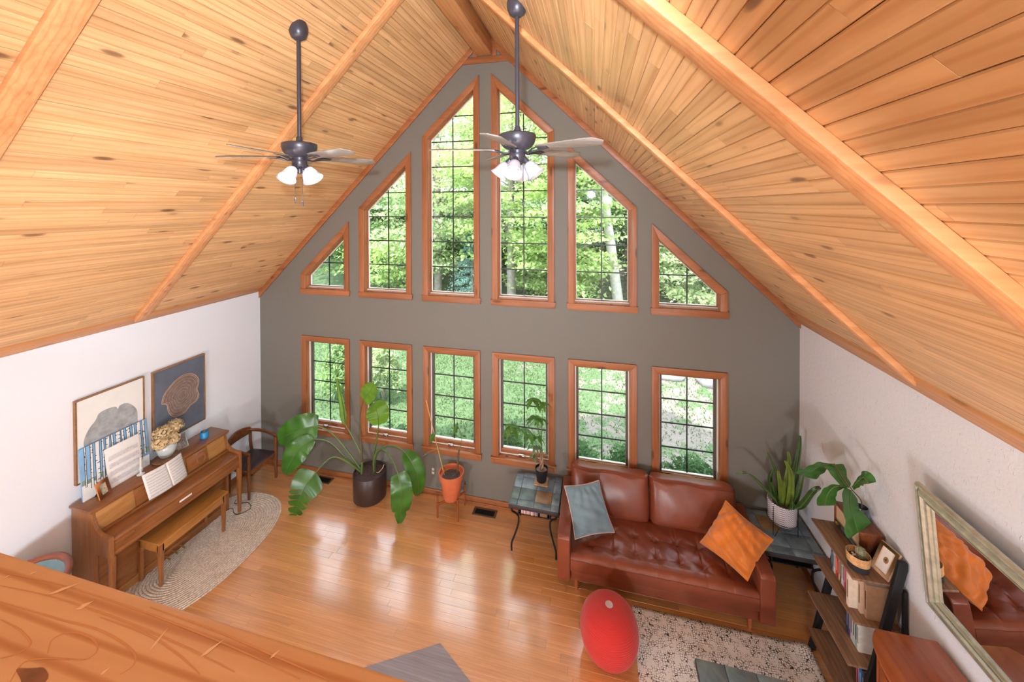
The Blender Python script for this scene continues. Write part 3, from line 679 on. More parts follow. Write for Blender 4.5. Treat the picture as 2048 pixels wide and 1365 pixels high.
mb = MB(); mb.grid(rows); mb.build('backrest', M['bluef'], ba, smooth=60, thick=.01)
mb = MB()
for k in range(1, 60): mb.lathe([(0, .004), (.0035, .002), (.004, 0)], arc(k/60, .93, -.02), 6)
mb.build('nail_trim', M['brass'], ba, kind='stuff')
MB().lathe([(0, .40), (.28, .40), (.30, .42), (.30, .47), (.27, .50), (0, .515)], (cx, cy, 0), 32).build('seat', M['bluef'], ba)
MB().lathe([(0, .30), (.29, .30), (.30, .32), (.30, .40), (0, .40)], (cx, cy, 0), 32).build('seat_rail', M['redw'], ba)
for a in (45, 135, 225, 315):
    c, s = math.cos(math.radians(a)), math.sin(math.radians(a)); mb = MB(); mb.tube([(cx+.25*c, cy+.25*s, .31), (cx+.27*c, cy+.27*s, .15), (cx+.29*c, cy+.29*s, 0)], [.026, .02, .014], 10); mb.build('leg', M['redw'], ba)

# ---- pictures on the left wall
M['frame'] = wood('slim_walnut_frame', (136, 96, 62), (164, 122, 84), 'y', .45, knots=0, pvar=.03, rings=.3, across=30, along=4)
M['canvasw'] = mat('off_white_canvas', (228, 230, 230), .8, var=.03, vscale=6)
M['greyp'] = mat('grey_brushed_paint', (158, 164, 168), .8, var=.22, vscale=14, rand=3)
M['slatep'] = mat('blue_grey_painted_canvas', (92, 102, 118), .8, var=.14, vscale=5)
M['brownp'] = mat('brown_grey_paint', (122, 108, 102), .8, var=.22, vscale=26)
M['tanp'] = mat('tan_paint_line', (196, 164, 138), .8, var=.1)
def wallpic(name, y0, y1, z0, z1, canvas, label):
    t = thing(name, (WL+.02, (y0+y1)/2, z0), label, 'painting', 'paintings above the piano')
    xf = WL+.042; f = .012
    mb = MB(); mb.box(WL+.002, xf, y0, y1, z0, z0+f); mb.box(WL+.002, xf, y0, y1, z1-f, z1); mb.box(WL+.002, xf, y0, y0+f, z0+f, z1-f); mb.box(WL+.002, xf, y1-f, y1, z0+f, z1-f); mb.build('frame', M['frame'], t, bevel=.0015)
    B(WL+.003, xf-.006, y0+f+.003, y1-f-.003, z0+f+.003, z1-f-.003).build('canvas', canvas, t, smooth=0)
    return t, xf-.006
def blob(cy, cz, pts): return [(cy+a, cz+b) for a, b in pts]
def flatpoly(pts, x, t, name, m, par): return MB().prism([(x, a, b) for a, b in pts], (t, 0, 0)).build(name, m, par, smooth=0)
def smoothloop(pts, n=6):
    P = [(a, b, 0) for a, b in pts]; L = len(P); out = []
    for i in range(L):
        a, b, c, d = P[i-1], P[i], P[(i+1) % L], P[(i+2) % L]
        for k in range(n):
            t = k/n; out.append(tuple(.5*((2*b[j])+(-a[j]+c[j])*t+(2*a[j]-5*b[j]+4*c[j]-d[j])*t*t+(-a[j]+3*b[j]-3*c[j]+d[j])*t**3) for j in range(2)))
    return out
def wp(px, py): p = at(px, py, x=WL+.04); return (p[1], p[2])
t1, xf = wallpic('cloud_painting', -2.338, -1.70, 1.27, 2.165, M['canvasw'], 'white canvas with a large grey cloud silhouette hung above the piano')
sh = [wp(100+a*.2344, 680+b*.2344) for a, b in ((290, 870), (330, 770), (390, 690), (420, 630), (490, 590), (560, 572), (580, 590), (600, 560), (660, 540), (720, 570), (745, 610), (750, 680), (752, 720), (700, 760), (560, 830), (420, 885), (310, 925))]
flatpoly(smoothloop(sh, 4), xf, .0012, 'grey_silhouette', M['greyp'], t1)
t2, xf = wallpic('ring_painting', -1.605, -.955, 1.235, 2.16, M['slatep'], 'blue-grey canvas with a brown tree-ring outline hung above the piano')
ringp = [wp(100+a*.2344, 680+b*.2344) for a, b in ((955, 545), (975, 470), (1010, 420), (1060, 360), (1130, 305), (1190, 290), (1240, 300), (1270, 340), (1265, 390), (1255, 420), (1272, 470), (1250, 520), (1200, 560), (1150, 620), (1090, 650), (1040, 650), (1010, 610), (1000, 560), (975, 550))]
sl = smoothloop(ringp, 5); cyr = sum(p[0] for p in sl)/len(sl); czr = sum(p[1] for p in sl)/len(sl)
flatpoly(sl, xf, .001, 'brown_ring_field', M['brownp'], t2)
mb = MB()
for sc in (1.0, .93):
    lp = [(xf+.0016, cyr+(a-cyr)*sc, czr+(b-czr)*sc) for a, b in sl]; mb.tube(lp+[lp[0]], .0035 if sc == 1 else .0018, 5, caps=False)
for sc in (.8, .65, .5, .36, .22): lp = [(xf+.0016, cyr+(a-cyr)*sc, czr+(b-czr)*sc) for a, b in sl]; mb.tube(lp+[lp[0]], .001, 4, caps=False)
mb.build('ring_lines', M['tanp'], t2)

# ---- things on the piano lid
ZL = 1.10
def board(name, bl, br, tl, th, m, label, cat, par=None):
    """upright board from three corners, thickness th to the back"""
    bl, br, tl = Vector(bl), Vector(br), Vector(tl); e1 = br-bl; e2 = tl-bl; n = e1.cross(e2).normalized()
    mb = MB(); mb.prism([bl, br, br+e2, tl], tuple(-n*th)); o = mb.build(name, m, par, bevel=.001, label=label, cat=cat)
    def F(u, v, d=0): return tuple(bl+e1*u+e2*v+n*d)
    return o, F
M['birchbg'] = mat('blue_sky_paint', (124, 172, 212), .7, var=.18, vscale=6)
M['snowp'] = mat('white_snow_paint', (226, 232, 234), .7, var=.05)
M['barkd'] = mat('dark_bark_paint', (34, 40, 56), .7)
M['greenp'] = mat('dull_green_paint', (126, 150, 132), .7, var=.2)
can, F = board('birch_canvas', (-3.745, -2.325, ZL), (-3.745, -1.70, ZL), (-3.795, -2.325, ZL+.55), .018, M['birchbg'], 'unframed painting of white birch trunks on blue, leaning on the piano', 'painting')
def quad(F, pts, name, m, par, d=.001): mb = MB(); a = [F(u, v, d) for u, v in pts]; mb.add(a, [tuple(range(len(a)))]); return mb.build(name, m, par, smooth=0)
quad(F, [(0, 0), (1, 0), (1, .22), (.75, .25), (.5, .20), (.3, .28), (0, .30)], 'painted_snow', M['snowp'], can, .0006)
quad(F, [(0, .26), (.1, .30), (.2, .28), (.32, .30), (.5, .27), (.7, .27), (1, .28), (1, .40), (.7, .36), (.4, .42), (.15, .36), (0, .40)], 'painted_hedge', M['greenp'], can, .0004)
rb = random.Random(5); tr = MB(); bk = MB()
for k, (u, w) in enumerate(((.06, .02), (.14, .035), (.22, .06), (.30, .03), (.37, .055), (.45, .03), (.53, .07), (.62, .035), (.70, .06), (.78, .03), (.86, .06), (.94, .035))):
    b0 = rb.uniform(.15, .3); du = rb.uniform(-.02, .02)
    tr.add([F(u-w/2, b0, .0012), F(u+w/2, b0, .0012), F(u+w/2+du, 1, .0012), F(u-w/2+du, 1, .0012)], [(0, 1, 2, 3)])
    for e in (-1, 1): bk.add([F(u+e*w/2-.004, b0, .0016), F(u+e*w/2+.004, b0, .0016), F(u+e*w/2+du+.004, 1, .0016), F(u+e*w/2+du-.004, 1, .0016)], [(0, 1, 2, 3)])
    for q in range(9):
        v = rb.uniform(b0+.03, .97); e = rb.choice((-1, 1)); uu = u+du*(v-b0)/(1-b0); a = uu+e*w/2; b = a-e*w*rb.uniform(.3, .7)
        bk.add([F(a, v, .0017), F(b, v+.004, .0017), F(b, v+.012, .0017), F(a, v+.018, .0017)], [(0, 1, 2, 3)])
tr.build('painted_trunks', M['snowp'], can, smooth=0); bk.build('painted_bark', M['barkd'], can, smooth=0)
def staves(F, n, u0, u1, v0, v1, seed, par, d=.0006):
    r = random.Random(seed); mb = MB()
    for k in range(n):
        vb = v0+(v1-v0)*(k+.25)/n; h = (v1-v0)/n*.5
        for q in range(5):
            v = vb+h*q/4; mb.grid([[F(u0+(u1-u0)*i/8, v, d) for i in range(9)], [F(u0+(u1-u0)*i/8, v+h*.05, d) for i in range(9)]])
        u = u0+.03
        while u < u1-.02:
            v = vb+h*r.uniform(-.1, .9); s = h*.16; mb.add([F(u, v, d), F(u+.012, v, d), F(u+.012, v+s*1.6, d), F(u, v+s*1.6, d)], [(0, 1, 2, 3)])
            mb.add([F(u+.010, v, d), F(u+.013, v, d), F(u+.013, v+h*.7, d), F(u+.010, v+h*.7, d)], [(0, 1, 2, 3)]); u += r.uniform(.018, .05)
    return mb.build('printed_notes', M['ink'], par, smooth=0)
mus, F = board('music_poster', (-3.705, -2.125, ZL), (-3.70, -1.80, ZL), (-3.742, -2.145, ZL+.445), .003, M['paper'], 'large white sheet of printed music leaning on the birch painting', 'sheet music')
staves(F, 4, .07, .95, .06, .82, 1, mus)
# small wooden photo frame
M['orangew'] = mat('orange_stained_wood', (206, 134, 84), .45, var=.08)
M['photo'] = mat('grey_photo_print', (176, 176, 160), .5, var=.5, vscale=60)
def picframe(name, bl, br, tl, fw, th, mfr, mph, label, cat, inner=None):
    blv, brv, tlv = Vector(bl), Vector(br), Vector(tl); e1 = brv-blv; e2 = tlv-blv; n = e1.cross(e2).normalized(); a = fw/e1.length; b = fw/e2.length
    t = thing(name, tuple((blv+brv)/2), label, cat)
    def F(u, v, d=0): return tuple(blv+e1*u+e2*v+n*d)
    mb = MB()
    for P in (((0, 0), (1, 0), (1-a, b), (a, b)), ((1, 0), (1, 1), (1-a, 1-b), (1-a, b)), ((1, 1), (0, 1), (a, 1-b), (1-a, 1-b)), ((0, 1), (0, 0), (a, b), (a, 1-b))): mb.prism([F(*q) for q in P], tuple(-n*th))
    mb.build('frame', mfr, t, bevel=.001)
    mb = MB(); mb.prism([F(a, b, -th*.6), F(1-a, b, -th*.6), F(1-a, 1-b, -th*.6), F(a, 1-b, -th*.6)], tuple(-n*th*.3)); mb.build('photo', mph, t, smooth=0)
    return t, F, n
pfm, F, n = picframe('photo_frame', (-3.60, -2.262, ZL), (-3.635, -2.135, ZL), (-3.655, -2.275, ZL+.17), .036, .014, M['orangew'], M['photo'], 'small orange wooden photo frame standing on the left end of the piano', 'photo frame')
mb = MB(); mb.prism([F(.42, .02, -.014), F(.58, .02, -.014), F(.58, .75, -.014), F(.42, .75, -.014)], (0, 0, .001)); st = Vector(F(.5, .7, -.015)); mb.tube([tuple(st), (st.x-.055, st.y-.02, ZL+.003)], .008, 6); mb.build('easel_back', M['black'], pfm)
# glass candlestick
M['clear'] = mat('clear_glass', (226, 232, 232), .08, spec=.8)
cs = thing('candlestick', (-3.645, -1.862, ZL), 'clear glass candlestick with a white taper on the piano', 'candlestick')
MB().lathe([(0, 0), (.036, .002), (.038, .008), (.012, .02), (.008, .04), (.014, .06), (.017, .075), (.011, .08), (0, .08)], (-3.645, -1.862, ZL), 20).build('holder', M['clear'], cs)
MB().lathe([(0, .08), (.010, .08), (.009, .20), (0, .205)], (-3.645, -1.862, ZL), 12).build('candle', M['white'], cs)
# wood slice, vase, dried hydrangeas
M['slice'] = mat('brown_wood_slice', (140, 104, 82), .7, var=.35, vscale=30)
MB().lathe([(0, 0), (.125, 0), (.135, .006), (.13, .018), (.0, .02)], (-3.668, -1.575, ZL), 28).build('wood_slice', M['slice'], None, label='round brown woven mat under the vase on the piano', cat='mat')
M['ceramic'] = mat('pale_blue_ceramic', (196, 206, 206), .25, var=.04, coat=.3)
vz = thing('flower_vase', (-3.67, -1.565, ZL+.02), 'round pale ceramic vase on the piano', 'vase')
MB().lathe([(0, 0), (.05, 0), (.066, .015), (.096, .075), (.102, .12), (.09, .165), (.06, .198), (.05, .215), (.055, .225), (.046, .225), (.042, .21), (.055, .19), (0, .19)], (-3.67, -1.565, ZL+.02), 32).build('body', M['ceramic'], vz, smooth=60)
M['hydr'] = leafmat('dried_hydrangea', (232, 210, 166), .3, .8, .22, 0, 30)
fl_ = thing('hydrangea_bouquet', (-3.67, -1.565, ZL+.2), 'cream dried hydrangea bunch in the pale vase', 'dried flowers')
rh = random.Random(11)
for hc, hr in (((-3.60, -1.68, ZL+.265), .085), ((-3.68, -1.60, ZL+.325), .105), ((-3.70, -1.46, ZL+.33), .10), ((-3.60, -1.55, ZL+.245), .08)):
    mb = MB()
    for k in range(420):
        d = Vector((rh.gauss(0, 1), rh.gauss(0, 1), rh.gauss(0, 1))).normalized(); c = Vector(hc)+Vector((d.x, d.y, d.z*.8))*hr*rh.uniform(.72, 1.08)
        u = d.orthogonal().normalized(); u.rotate(Matrix.Rotation(rh.uniform(0, 6.3), 3, d)); w = d.cross(u); s = rh.uniform(.007, .013)
        u = (u+d*rh.uniform(-.4, .4)).normalized()
        mb.add([c-u*s-w*s, c+u*s-w*s*.8, c+u*s*1.1+w*s+d*.006, c-u*s*.8+w*s], [(0, 1, 2, 3)])
    h = mb.build('flower_head', M['hydr'], fl_, smooth=0)
    MB().tube([(-3.67, -1.565, ZL+.12), lerp((-3.67, -1.565, ZL+.12), hc, .95)], .004, 6).build('stem', M['slice'], fl_)
# photo collage in clear frame
M['collage'] = mat('photo_collage_print', (120, 116, 118), .4, var=.75, vscale=32)
M['acr'] = mat('pale_acrylic_edge', (176, 196, 196), .2)
cl, F, n = picframe('collage_frame', (-3.685, -1.50, ZL), (-3.66, -1.305, ZL), (-3.73, -1.51, ZL+.175), .010, .008, M['acr'], M['collage'], 'clear framed photo collage beside the vase on the piano', 'photo frame')
rc = random.Random(2)
for k, (u0, u1, v0, v1) in enumerate(((.08, .46, .55, .92), (.50, .92, .50, .92), (.08, .34, .10, .50), (.38, .62, .10, .46), (.66, .92, .10, .46))):
    g = rc.randint(110, 200); quad(F, [(u0, v0), (u1, v0), (u1, v1), (u0, v1)], 'snapshot', mat('snapshot_print', (g, g-12, g-18), .4, var=.6, vscale=55, rand=20), cl, -.003)
# blue jar with pens
M['bluec'] = mat('bright_blue_plastic', (32, 142, 206), .35)
jr = thing('pencil_cup', (-3.63, -1.122, ZL), 'bright blue cup of small pencils at the right end of the piano', 'cup')
MB().lathe([(0, 0), (.046, 0), (.048, .004), (.048, .022), (.0455, .025), (.0455, .085), (.042, .085), (.041, .03), (0, .03)], (-3.63, -1.122, ZL), 28).build('cup', M['bluec'], jr)
mb = MB()
for k in range(14):
    a = rh.uniform(0, 6.28); r = rh.uniform(0, .033); c = (-3.63+r*math.cos(a), -1.122+r*math.sin(a)); mb.tube([(c[0], c[1], ZL+.031), (c[0]+.006*math.cos(a), c[1]+.006*math.sin(a), ZL+rh.uniform(.08, .095))], .0035, 6)
mb.build('pencils', mat('mixed_pencils', (150, 130, 96), .5, var=.5, vscale=80), jr, kind='stuff')
# open music book on the ledge
bk = thing('music_book', pf((.56, .40, .88)), 'open music book standing on the piano ledge', 'book')
for nm, bl, br, tl, tr_, sd in (('left_page', (-3.425, -1.925, .882), (-3.40, -1.685, .882), (-3.505, -1.945, 1.165), (-3.47, -1.72, 1.165), 3), ('right_page', (-3.40, -1.685, .882), (-3.425, -1.50, .882), (-3.47, -1.72, 1.165), (-3.505, -1.52, 1.165), 4)):
    bl, br, tl, tr_ = map(Vector, (bl, br, tl, tr_))
    def F(u, v, d=0, bl=bl, br=br, tl=tl, tr_=tr_):
        p = (bl*(1-u)+br*u)*(1-v)+(tl*(1-u)+tr_*u)*v; nn = (br-bl).cross(tl-bl).normalized(); return tuple(p+nn*(d+.012*math.sin(math.pi*u)))
    mb = MB(); mb.grid([[F(i/10, j/6) for i in range(11)] for j in range(7)]); pg = mb.build(nm, M['paper'], bk, thick=.004, smooth=60)
    staves(F, 8, .08, .94, .06, .92, sd, pg, .0035)
# ================================================================== PLANTS BY THE WINDOWS
M['bop'] = leafmat('bird_of_paradise_leaf', (58, 112, 34), .22, .3, .28, 9, 6, .6)
M['bopl'] = leafmat('young_bright_leaf', (108, 152, 46), .4, .35, .2, 9, 6, .5)
M['stalk'] = mat('green_stalk', (88, 112, 58), .45, var=.2)
M['stalkd'] = mat('brownish_stalk', (92, 84, 58), .5, var=.25)
M['soil'] = mat('dark_bark_soil', (84, 70, 70), .95, var=.5, vscale=60, bmp=.9, bscale=90)
M['potd'] = mat('dark_brown_pot', (58, 44, 42), .4, var=.08)
M['terra'] = mat('terracotta', (198, 106, 66), .75, var=.1, vscale=8)
def leafsurf(spine, wmax, side, fold=.25, splits=0, prof=None, n=26, curl=0.0, tipcurl=0):
    """leaf blade around a spine; side: reference direction across the blade; splits: comb cuts"""
    sp = spline(spine, max(2, n//(len(spine)-1))); m = len(sp)-1; S = Vector(side); mb = MB(); rows = []
    for i, p in enumerate(sp):
        t = i/m; a = Vector(sp[min(i+1, m)])-Vector(sp[max(i-1, 0)]); a.normalize()
        s_ = (S-a*S.dot(a)).normalized(); nn = a.cross(s_).normalized()
        w = wmax*(prof(t) if prof else (math.sin(math.pi*min(1, (t*.97+.02))**.75))**.8)
        rows.append((Vector(p), a, s_, nn, w, t))
    for sgn in (-1, 1):
        if not splits:
            g = []
            for p, a, s_, nn, w, t in rows:
                rip = .06*math.sin(t*23+sgn)*w
                g.append([tuple(p), tuple(p+s_*sgn*w*.55+nn*(fold*w*.5+rip*.3)), tuple(p+s_*sgn*w*.85+nn*(fold*w*.55+rip)-nn*curl*w*.4), tuple(p+s_*sgn*w+nn*(fold*w*.45+rip)-nn*curl*w)])
            mb.grid(g if sgn < 0 else [list(r) for r in g])
        else:
            k = splits; per = len(rows)/k
            for q in range(k):
                i0, i1 = int(q*per), min(len(rows)-1, int((q+1)*per)); 
                if i1 <= i0: continue
                g = []
                for i in range(i0, i1+1):
                    p, a, s_, nn, w, t = rows[i]; f = (i-i0)/(i1-i0); sh = .5-abs(f-.5)
                    pm_ = rows[(i0+i1)//2]
                    early = t < .34; ww = w*(1 if early else .78+.22*min(1, sh*4)); lean = a*(w*.30)
                    tp = 0 if early else .30; out_t = Vector(pm_[0])*tp+p*(1-tp)
                    g.append([tuple(p), tuple(p*.6+out_t*.4+s_*sgn*ww*.5+lean*.4+nn*fold*w*.4), tuple(out_t+s_*sgn*ww+lean+nn*fold*w*.3-nn*curl*w*.3)])
                mb.grid(g)
    return mb, sp
def broadside(spine, tilt=.45):
    a = (Vector(spine[-1])-Vector(spine[0])).normalized(); v = Vector((-.25, .75, -.55)).normalized(); s_ = a.cross(v)
    return tuple((s_.normalized()+v*tilt).normalized())
def plant_leaf(par, spine, w, side, m, stalk=None, sm=None, **k):
    if isinstance(side, (int, float)): side = broadside(spine, side)
    mb, sp = leafsurf(spine, w, side, **k); o = mb.build('leaf', m, par, smooth=70)
    MB().tube(sp, [.006*(1-.8*i/(len(sp)-1))+.001 for i in range(len(sp))], 6).build('midrib', M['stalk'], o)
    if stalk: MB().tube(spline(stalk, 6), [.017-.010*i/(len(spline(stalk, 6))-1) for i in range(len(spline(stalk, 6)))], 8).build('leaf_stalk', sm or M['stalk'], par)
PC = (-1.70, -.24)
pot = thing('planter_pot', (PC[0], PC[1], 0), 'dark brown cylindrical planter pot on the oak floor', 'plant pot')
MB().lathe([(0, 0), (.218, 0), (.228, .01), (.232, .36), (.228, .365), (.214, .365), (.212, .33), (0, .33)], (PC[0], PC[1], 0), 48).build('pot', M['potd'], pot, smooth=50)
MB().lathe([(.2115, .33), (.15, .338), (.08, .334), (0, .34)], (PC[0], PC[1], 0), 32).build('soil', M['soil'], pot)
bp = thing('bird_of_paradise', (PC[0], PC[1], .33), 'large bird of paradise plant with drooping split leaves in the dark planter', 'plant')
A_ = (-1.80, -.26, .33); B_ = (-1.64, -.22, .33)
def P_(px, py, y): return at(px, py, y=y)
# upright leaves
plant_leaf(bp, [P_(690, 848, -.22), P_(686, 815, -.20), P_(680, 785, -.2), P_(675, 757, -.2)], .07, .5, M['bopl'], [A_, (-1.86, -.24, .62), P_(690, 848, -.22)], fold=.9, prof=lambda t: (.45+2*t if t < .2 else .92-.62*t if t < .8 else .42-.3*(t-.8)))
plant_leaf(bp, [P_(727, 800, -.25), P_(735, 790, -.25), P_(742, 780, -.24), P_(748, 768, -.22)], .14, .2, M['bopl'], [A_, (-1.84, -.25, .8), P_(720, 830, -.26), P_(727, 800, -.25)], M['stalkd'], fold=.15, prof=lambda t: (math.sin(math.pi*(t*.9+.08)))**.45)
plant_leaf(bp, [P_(757, 850, -.27), P_(756, 835, -.29), P_(752, 818, -.27), P_(748, 806, -.22)], .165, .1, M['bopl'], [B_, (-1.64, -.22, .6), P_(755, 870, -.25), P_(757, 850, -.27)], fold=-.2, prof=lambda t: (math.sin(math.pi*(t*.93+.05)))**.5)
# left broad leaves
plant_leaf(bp, [P_(636, 853, -.42), P_(610, 857, -.50), P_(580, 868, -.56), P_(556, 880, -.58)], .20, .3, M['bop'], [A_, (-1.98, -.30, .60), P_(665, 868, -.36), P_(636, 853, -.42)], fold=.15, prof=lambda t: (math.sin(math.pi*(t*.8+.17)))**.6, splits=0)
plant_leaf(bp, [P_(627, 878, -.50), P_(603, 895, -.60), P_(584, 920, -.66), P_(570, 948, -.66)], .155, .35, M['bop'], [A_, (-2.0, -.34, .55), P_(660, 885, -.42), P_(627, 878, -.50)], fold=.25, prof=lambda t: (math.sin(math.pi*(t*.9+.07)))**.7)
# low left split leaf
plant_leaf(bp, [P_(632, 945, -.62), P_(612, 972, -.74), P_(598, 1000, -.80), P_(587, 1037, -.80)], .21, .2, M['bop'], [A_, (-2.02, -.42, .60), P_(660, 917, -.50), P_(632, 945, -.62)], fold=.12, splits=9, n=54, prof=lambda t: (1-t)**.5*min(1, .75+t*2.5)+.08)
# right hanging leaves
plant_leaf(bp, [P_(810, 905, -.34), P_(826, 930, -.38), P_(836, 960, -.38), P_(836, 992, -.36)], .12, .3, M['bop'], [B_, (-1.58, -.26, .62), P_(772, 893, -.28), P_(795, 895, -.32), P_(810, 905, -.34)], fold=.1, prof=lambda t: (math.sin(math.pi*(t*.92+.07)))**.55)
plant_leaf(bp, [P_(796, 948, -.56), P_(803, 980, -.62), P_(802, 1015, -.62), P_(799, 1052, -.58)], .14, .15, M['bop'], [B_, (-1.58, -.32, .60), P_(760, 898, -.38), P_(780, 912, -.48), P_(796, 948, -.56)], fold=.12, n=40, prof=lambda t: (math.sin(math.pi*(min(t, .72)*.9+.13)))**.5*(1 if t < .72 else (.62 if t < .78 else .72*(1-(t-.78)/.23))))
MB().tube([(-1.80, -.29, .33), (-1.79, -.29, .50)], [.02, .017], 8).build('cut_stalk', M['stalk'], bp)
MB().tube(spline([(-1.60, -.22, .345), (-1.56, -.24, .36), (-1.52, -.2, .40), (-1.51, -.17, .44)]), .006, 6).build('dry_root', mat('dry_root', (190, 160, 130), .8), bp)
# terracotta pot on a wooden stand
TC = (-.44, -.235)
M['stand'] = wood('plant_stand_wood', (130, 66, 34), (160, 88, 48), 'z', .4, knots=0, pvar=.02, rings=.3, across=20, along=3, rand=4)
ps = thing('plant_stand', (TC[0], TC[1], 0), 'reddish wooden plant stand holding the terracotta pot', 'plant stand')
for dx in (-1, 1):
    for dy in (-1, 1): MB().tube([(TC[0]+dx*.146, TC[1]+dy*.146, 0), (TC[0]+dx*.146, TC[1]+dy*.146, .30)], .0125, 10).build('post', M['stand'], ps)
for sg in (-1, 1): MB().prism([(TC[0]-.146, TC[1]-sg*.146, .17), (TC[0]+.146, TC[1]+sg*.146, .17), (TC[0]+.146, TC[1]+sg*.146, .198+.002*sg), (TC[0]-.146, TC[1]-sg*.146, .198+.002*sg)], (.012, -sg*.012, 0)).build('crossbar', M['stand'], ps, bevel=.002)
tp = thing('terracotta_pot', (TC[0], TC[1], .2), 'orange terracotta pot on the wooden plant stand', 'plant pot')
MB().lathe([(0, .2), (.108, .2), (.114, .21), (.150, .465), (.164, .47), (.176, .555), (.170, .558), (.160, .555), (.150, .50), (0, .50)], (TC[0], TC[1], 0), 40).build('pot', M['terra'], tp, smooth=50)
MB().lathe([(.150, .495), (.1, .505), (0, .502)], (TC[0], TC[1], 0), 24).build('soil', M['soil'], tp)
dc = thing('cane_plant', (TC[0], TC[1], .5), 'sparse cane plant with a bamboo stake in the terracotta pot', 'plant')
M['bamboo'] = mat('bamboo_stake', (206, 160, 108), .6, var=.1)
MB().tube([(-.53, -.26, .49), P_(852, 801, -.24)], .0055, 6).build('stake', M['bamboo'], dc)
MB().tube([(-.37, -.2, .5), (-.36, -.2, .62), P_(918, 900, -.2)], [.014, .013, .011], 8).build('cane', M['stalkd'], dc)
MB().tube(spline([P_(918, 900, -.2), P_(923, 885, -.2), P_(921, 865, -.2), P_(913, 850, -.2)]), .004, 6).build('stem', M['stalk'], dc)
MB().tube(spline([(-.48, -.24, .5), (-.55, -.25, .62), P_(878, 901, -.25), P_(868, 870, -.25)]), .005, 6).build('stem', M['stalk'], dc)
MB().tube(spline([P_(878, 901, -.25), P_(862, 903, -.3), P_(845, 914, -.35)]), .006, 6, flat=.3).build('dry_leaf', M['stalkd'], dc)
MB().tube(spline([(-.44, -.24, .5), (-.46, -.25, .56), (-.40, -.26, .60), (-.38, -.27, .66)]), .004, 6).build('stem', M['stalkd'], dc)
for sp_, w in (([P_(870, 868, -.25), P_(864, 876, -.27), P_(860, 887, -.27)], .035), ([P_(914, 848, -.2), P_(910, 860, -.22), P_(907, 872, -.22)], .022), ([P_(915, 846, -.2), P_(913, 858, -.18), P_(914, 868, -.2)], .02)): plant_leaf(dc, sp_, w, (1, -.3, 0), M['bop'], n=12)

# ================================================================== SLATE TABLES
def slate_mat():
    m, nt, bs = newmat('slate_tile'); v = coords(nt, (1, 1, 1), 30); n = noise(nt, v, 7, 5, .6, .5)
    r = ramp(nt, [(.3, lin((84, 96, 106))), (.5, lin((112, 130, 142))), (.66, lin((132, 144, 146))), (.9, lin((146, 126, 104)))]); nt.links.new(n, r.inputs[0])
    oi = N(nt, 'ShaderNodeObjectInfo'); hs = N(nt, 'ShaderNodeHueSaturation'); mr = N(nt, 'ShaderNodeMapRange'); mr.inputs['To Min'].default_value = .7; mr.inputs['To Max'].default_value = 1.25
    nt.links.new(oi.outputs['Random'], mr.inputs[0]); nt.links.new(mr.outputs[0], hs.inputs['Value']); nt.links.new(r.outputs[0], hs.inputs['Color']); nt.links.new(hs.outputs[0], bs.inputs['Base Color'])
    bs.inputs['Roughness'].default_value = .32; bump(nt, bs, noise(nt, v, 18, 5), .35, .006); return m
M['slate'] = slate_mat(); M['rust'] = mat('rust_slate_tile', (142, 112, 76), .35, var=.3, vscale=12, bmp=.3, bscale=20)
M['slated'] = mat('dark_slate_edge', (54, 50, 50), .5, var=.15)
def slate_table(name, x0, x1, y0, y1, zt, label, cuts_x, cuts_y, legs=True, group=None, rust=(2, 1), shelf=True):
    t = thing(name, ((x0+x1)/2, (y0+y1)/2, 0), label, 'table', group)
    B(x0, x1, y0, y1, zt-.055, zt-.008).build('top_frame', M['slated'], t, bevel=.004)
    xs = [x0+.002]+[x0+(x1-x0)*c for c in cuts_x]+[x1-.002]; ys = [y0+.002]+[y0+(y1-y0)*c for c in cuts_y]+[y1-.002]
    for i in range(len(xs)-1):
        for j in range(len(ys)-1): B(xs[i]+.002, xs[i+1]-.002, ys[j]+.002, ys[j+1]-.002, zt-.008, zt+random.uniform(-.001, .001)).build('slate_tile', M['rust'] if (i, j) == rust else M['slate'], t, bevel=.0012)
    for sx, xa in ((-1, x0+.035), (1, x1-.035)):
        for sy, ya_ in ((-1, y0+.035), (1, y1-.035)):
            pts = [(xa, ya_, zt-.05), (xa-sx*.002, ya_, zt-.11), (xa-sx*.05, ya_-sy*.03, zt-.16), (xa-sx*.075, ya_-sy*.045, zt-.21), (xa-sx*.07, ya_-sy*.04, zt-.30), (xa-sx*.03, ya_-sy*.01, zt-.42), (xa+sx*.0, ya_+sy*.012, zt-.5), (xa, ya_+sy*.015, 0.0)]
            MB().tube(spline(pts, 5), .0115, 8).build('leg', M['iron'], t)
    if shelf:
        B(x0+.10, x1-.10, y0+.07, y1-.07, zt-.165, zt-.155).build('shelf', M['iron'], t, bevel=.001)
        for xa in (x0+.105, x1-.12): B(xa, xa+.012, y0+.075, y0+.09, zt-.155, zt-.055).build('shelf_hanger', M['iron'], t)
        for xa in (x0+.105, x1-.12): B(xa, xa+.012, y1-.09, y1-.075, zt-.155, zt-.055).build('shelf_hanger', M['iron'], t)
    return t
slate_table('slate_side_table', .457, 1.065, -.645, -.055, .585, 'slate tiled side table with iron legs left of the sofa', (.17, .50, .84), (.16, .50, .86), group='slate tables', rust=(2, 1))
slate_table('slate_end_table', 3.195, 3.79, -.645, -.055, .585, 'slate tiled end table in the corner right of the sofa', (.17, .50, .84), (.16, .50, .86), group='slate tables', rust=(1, 2))
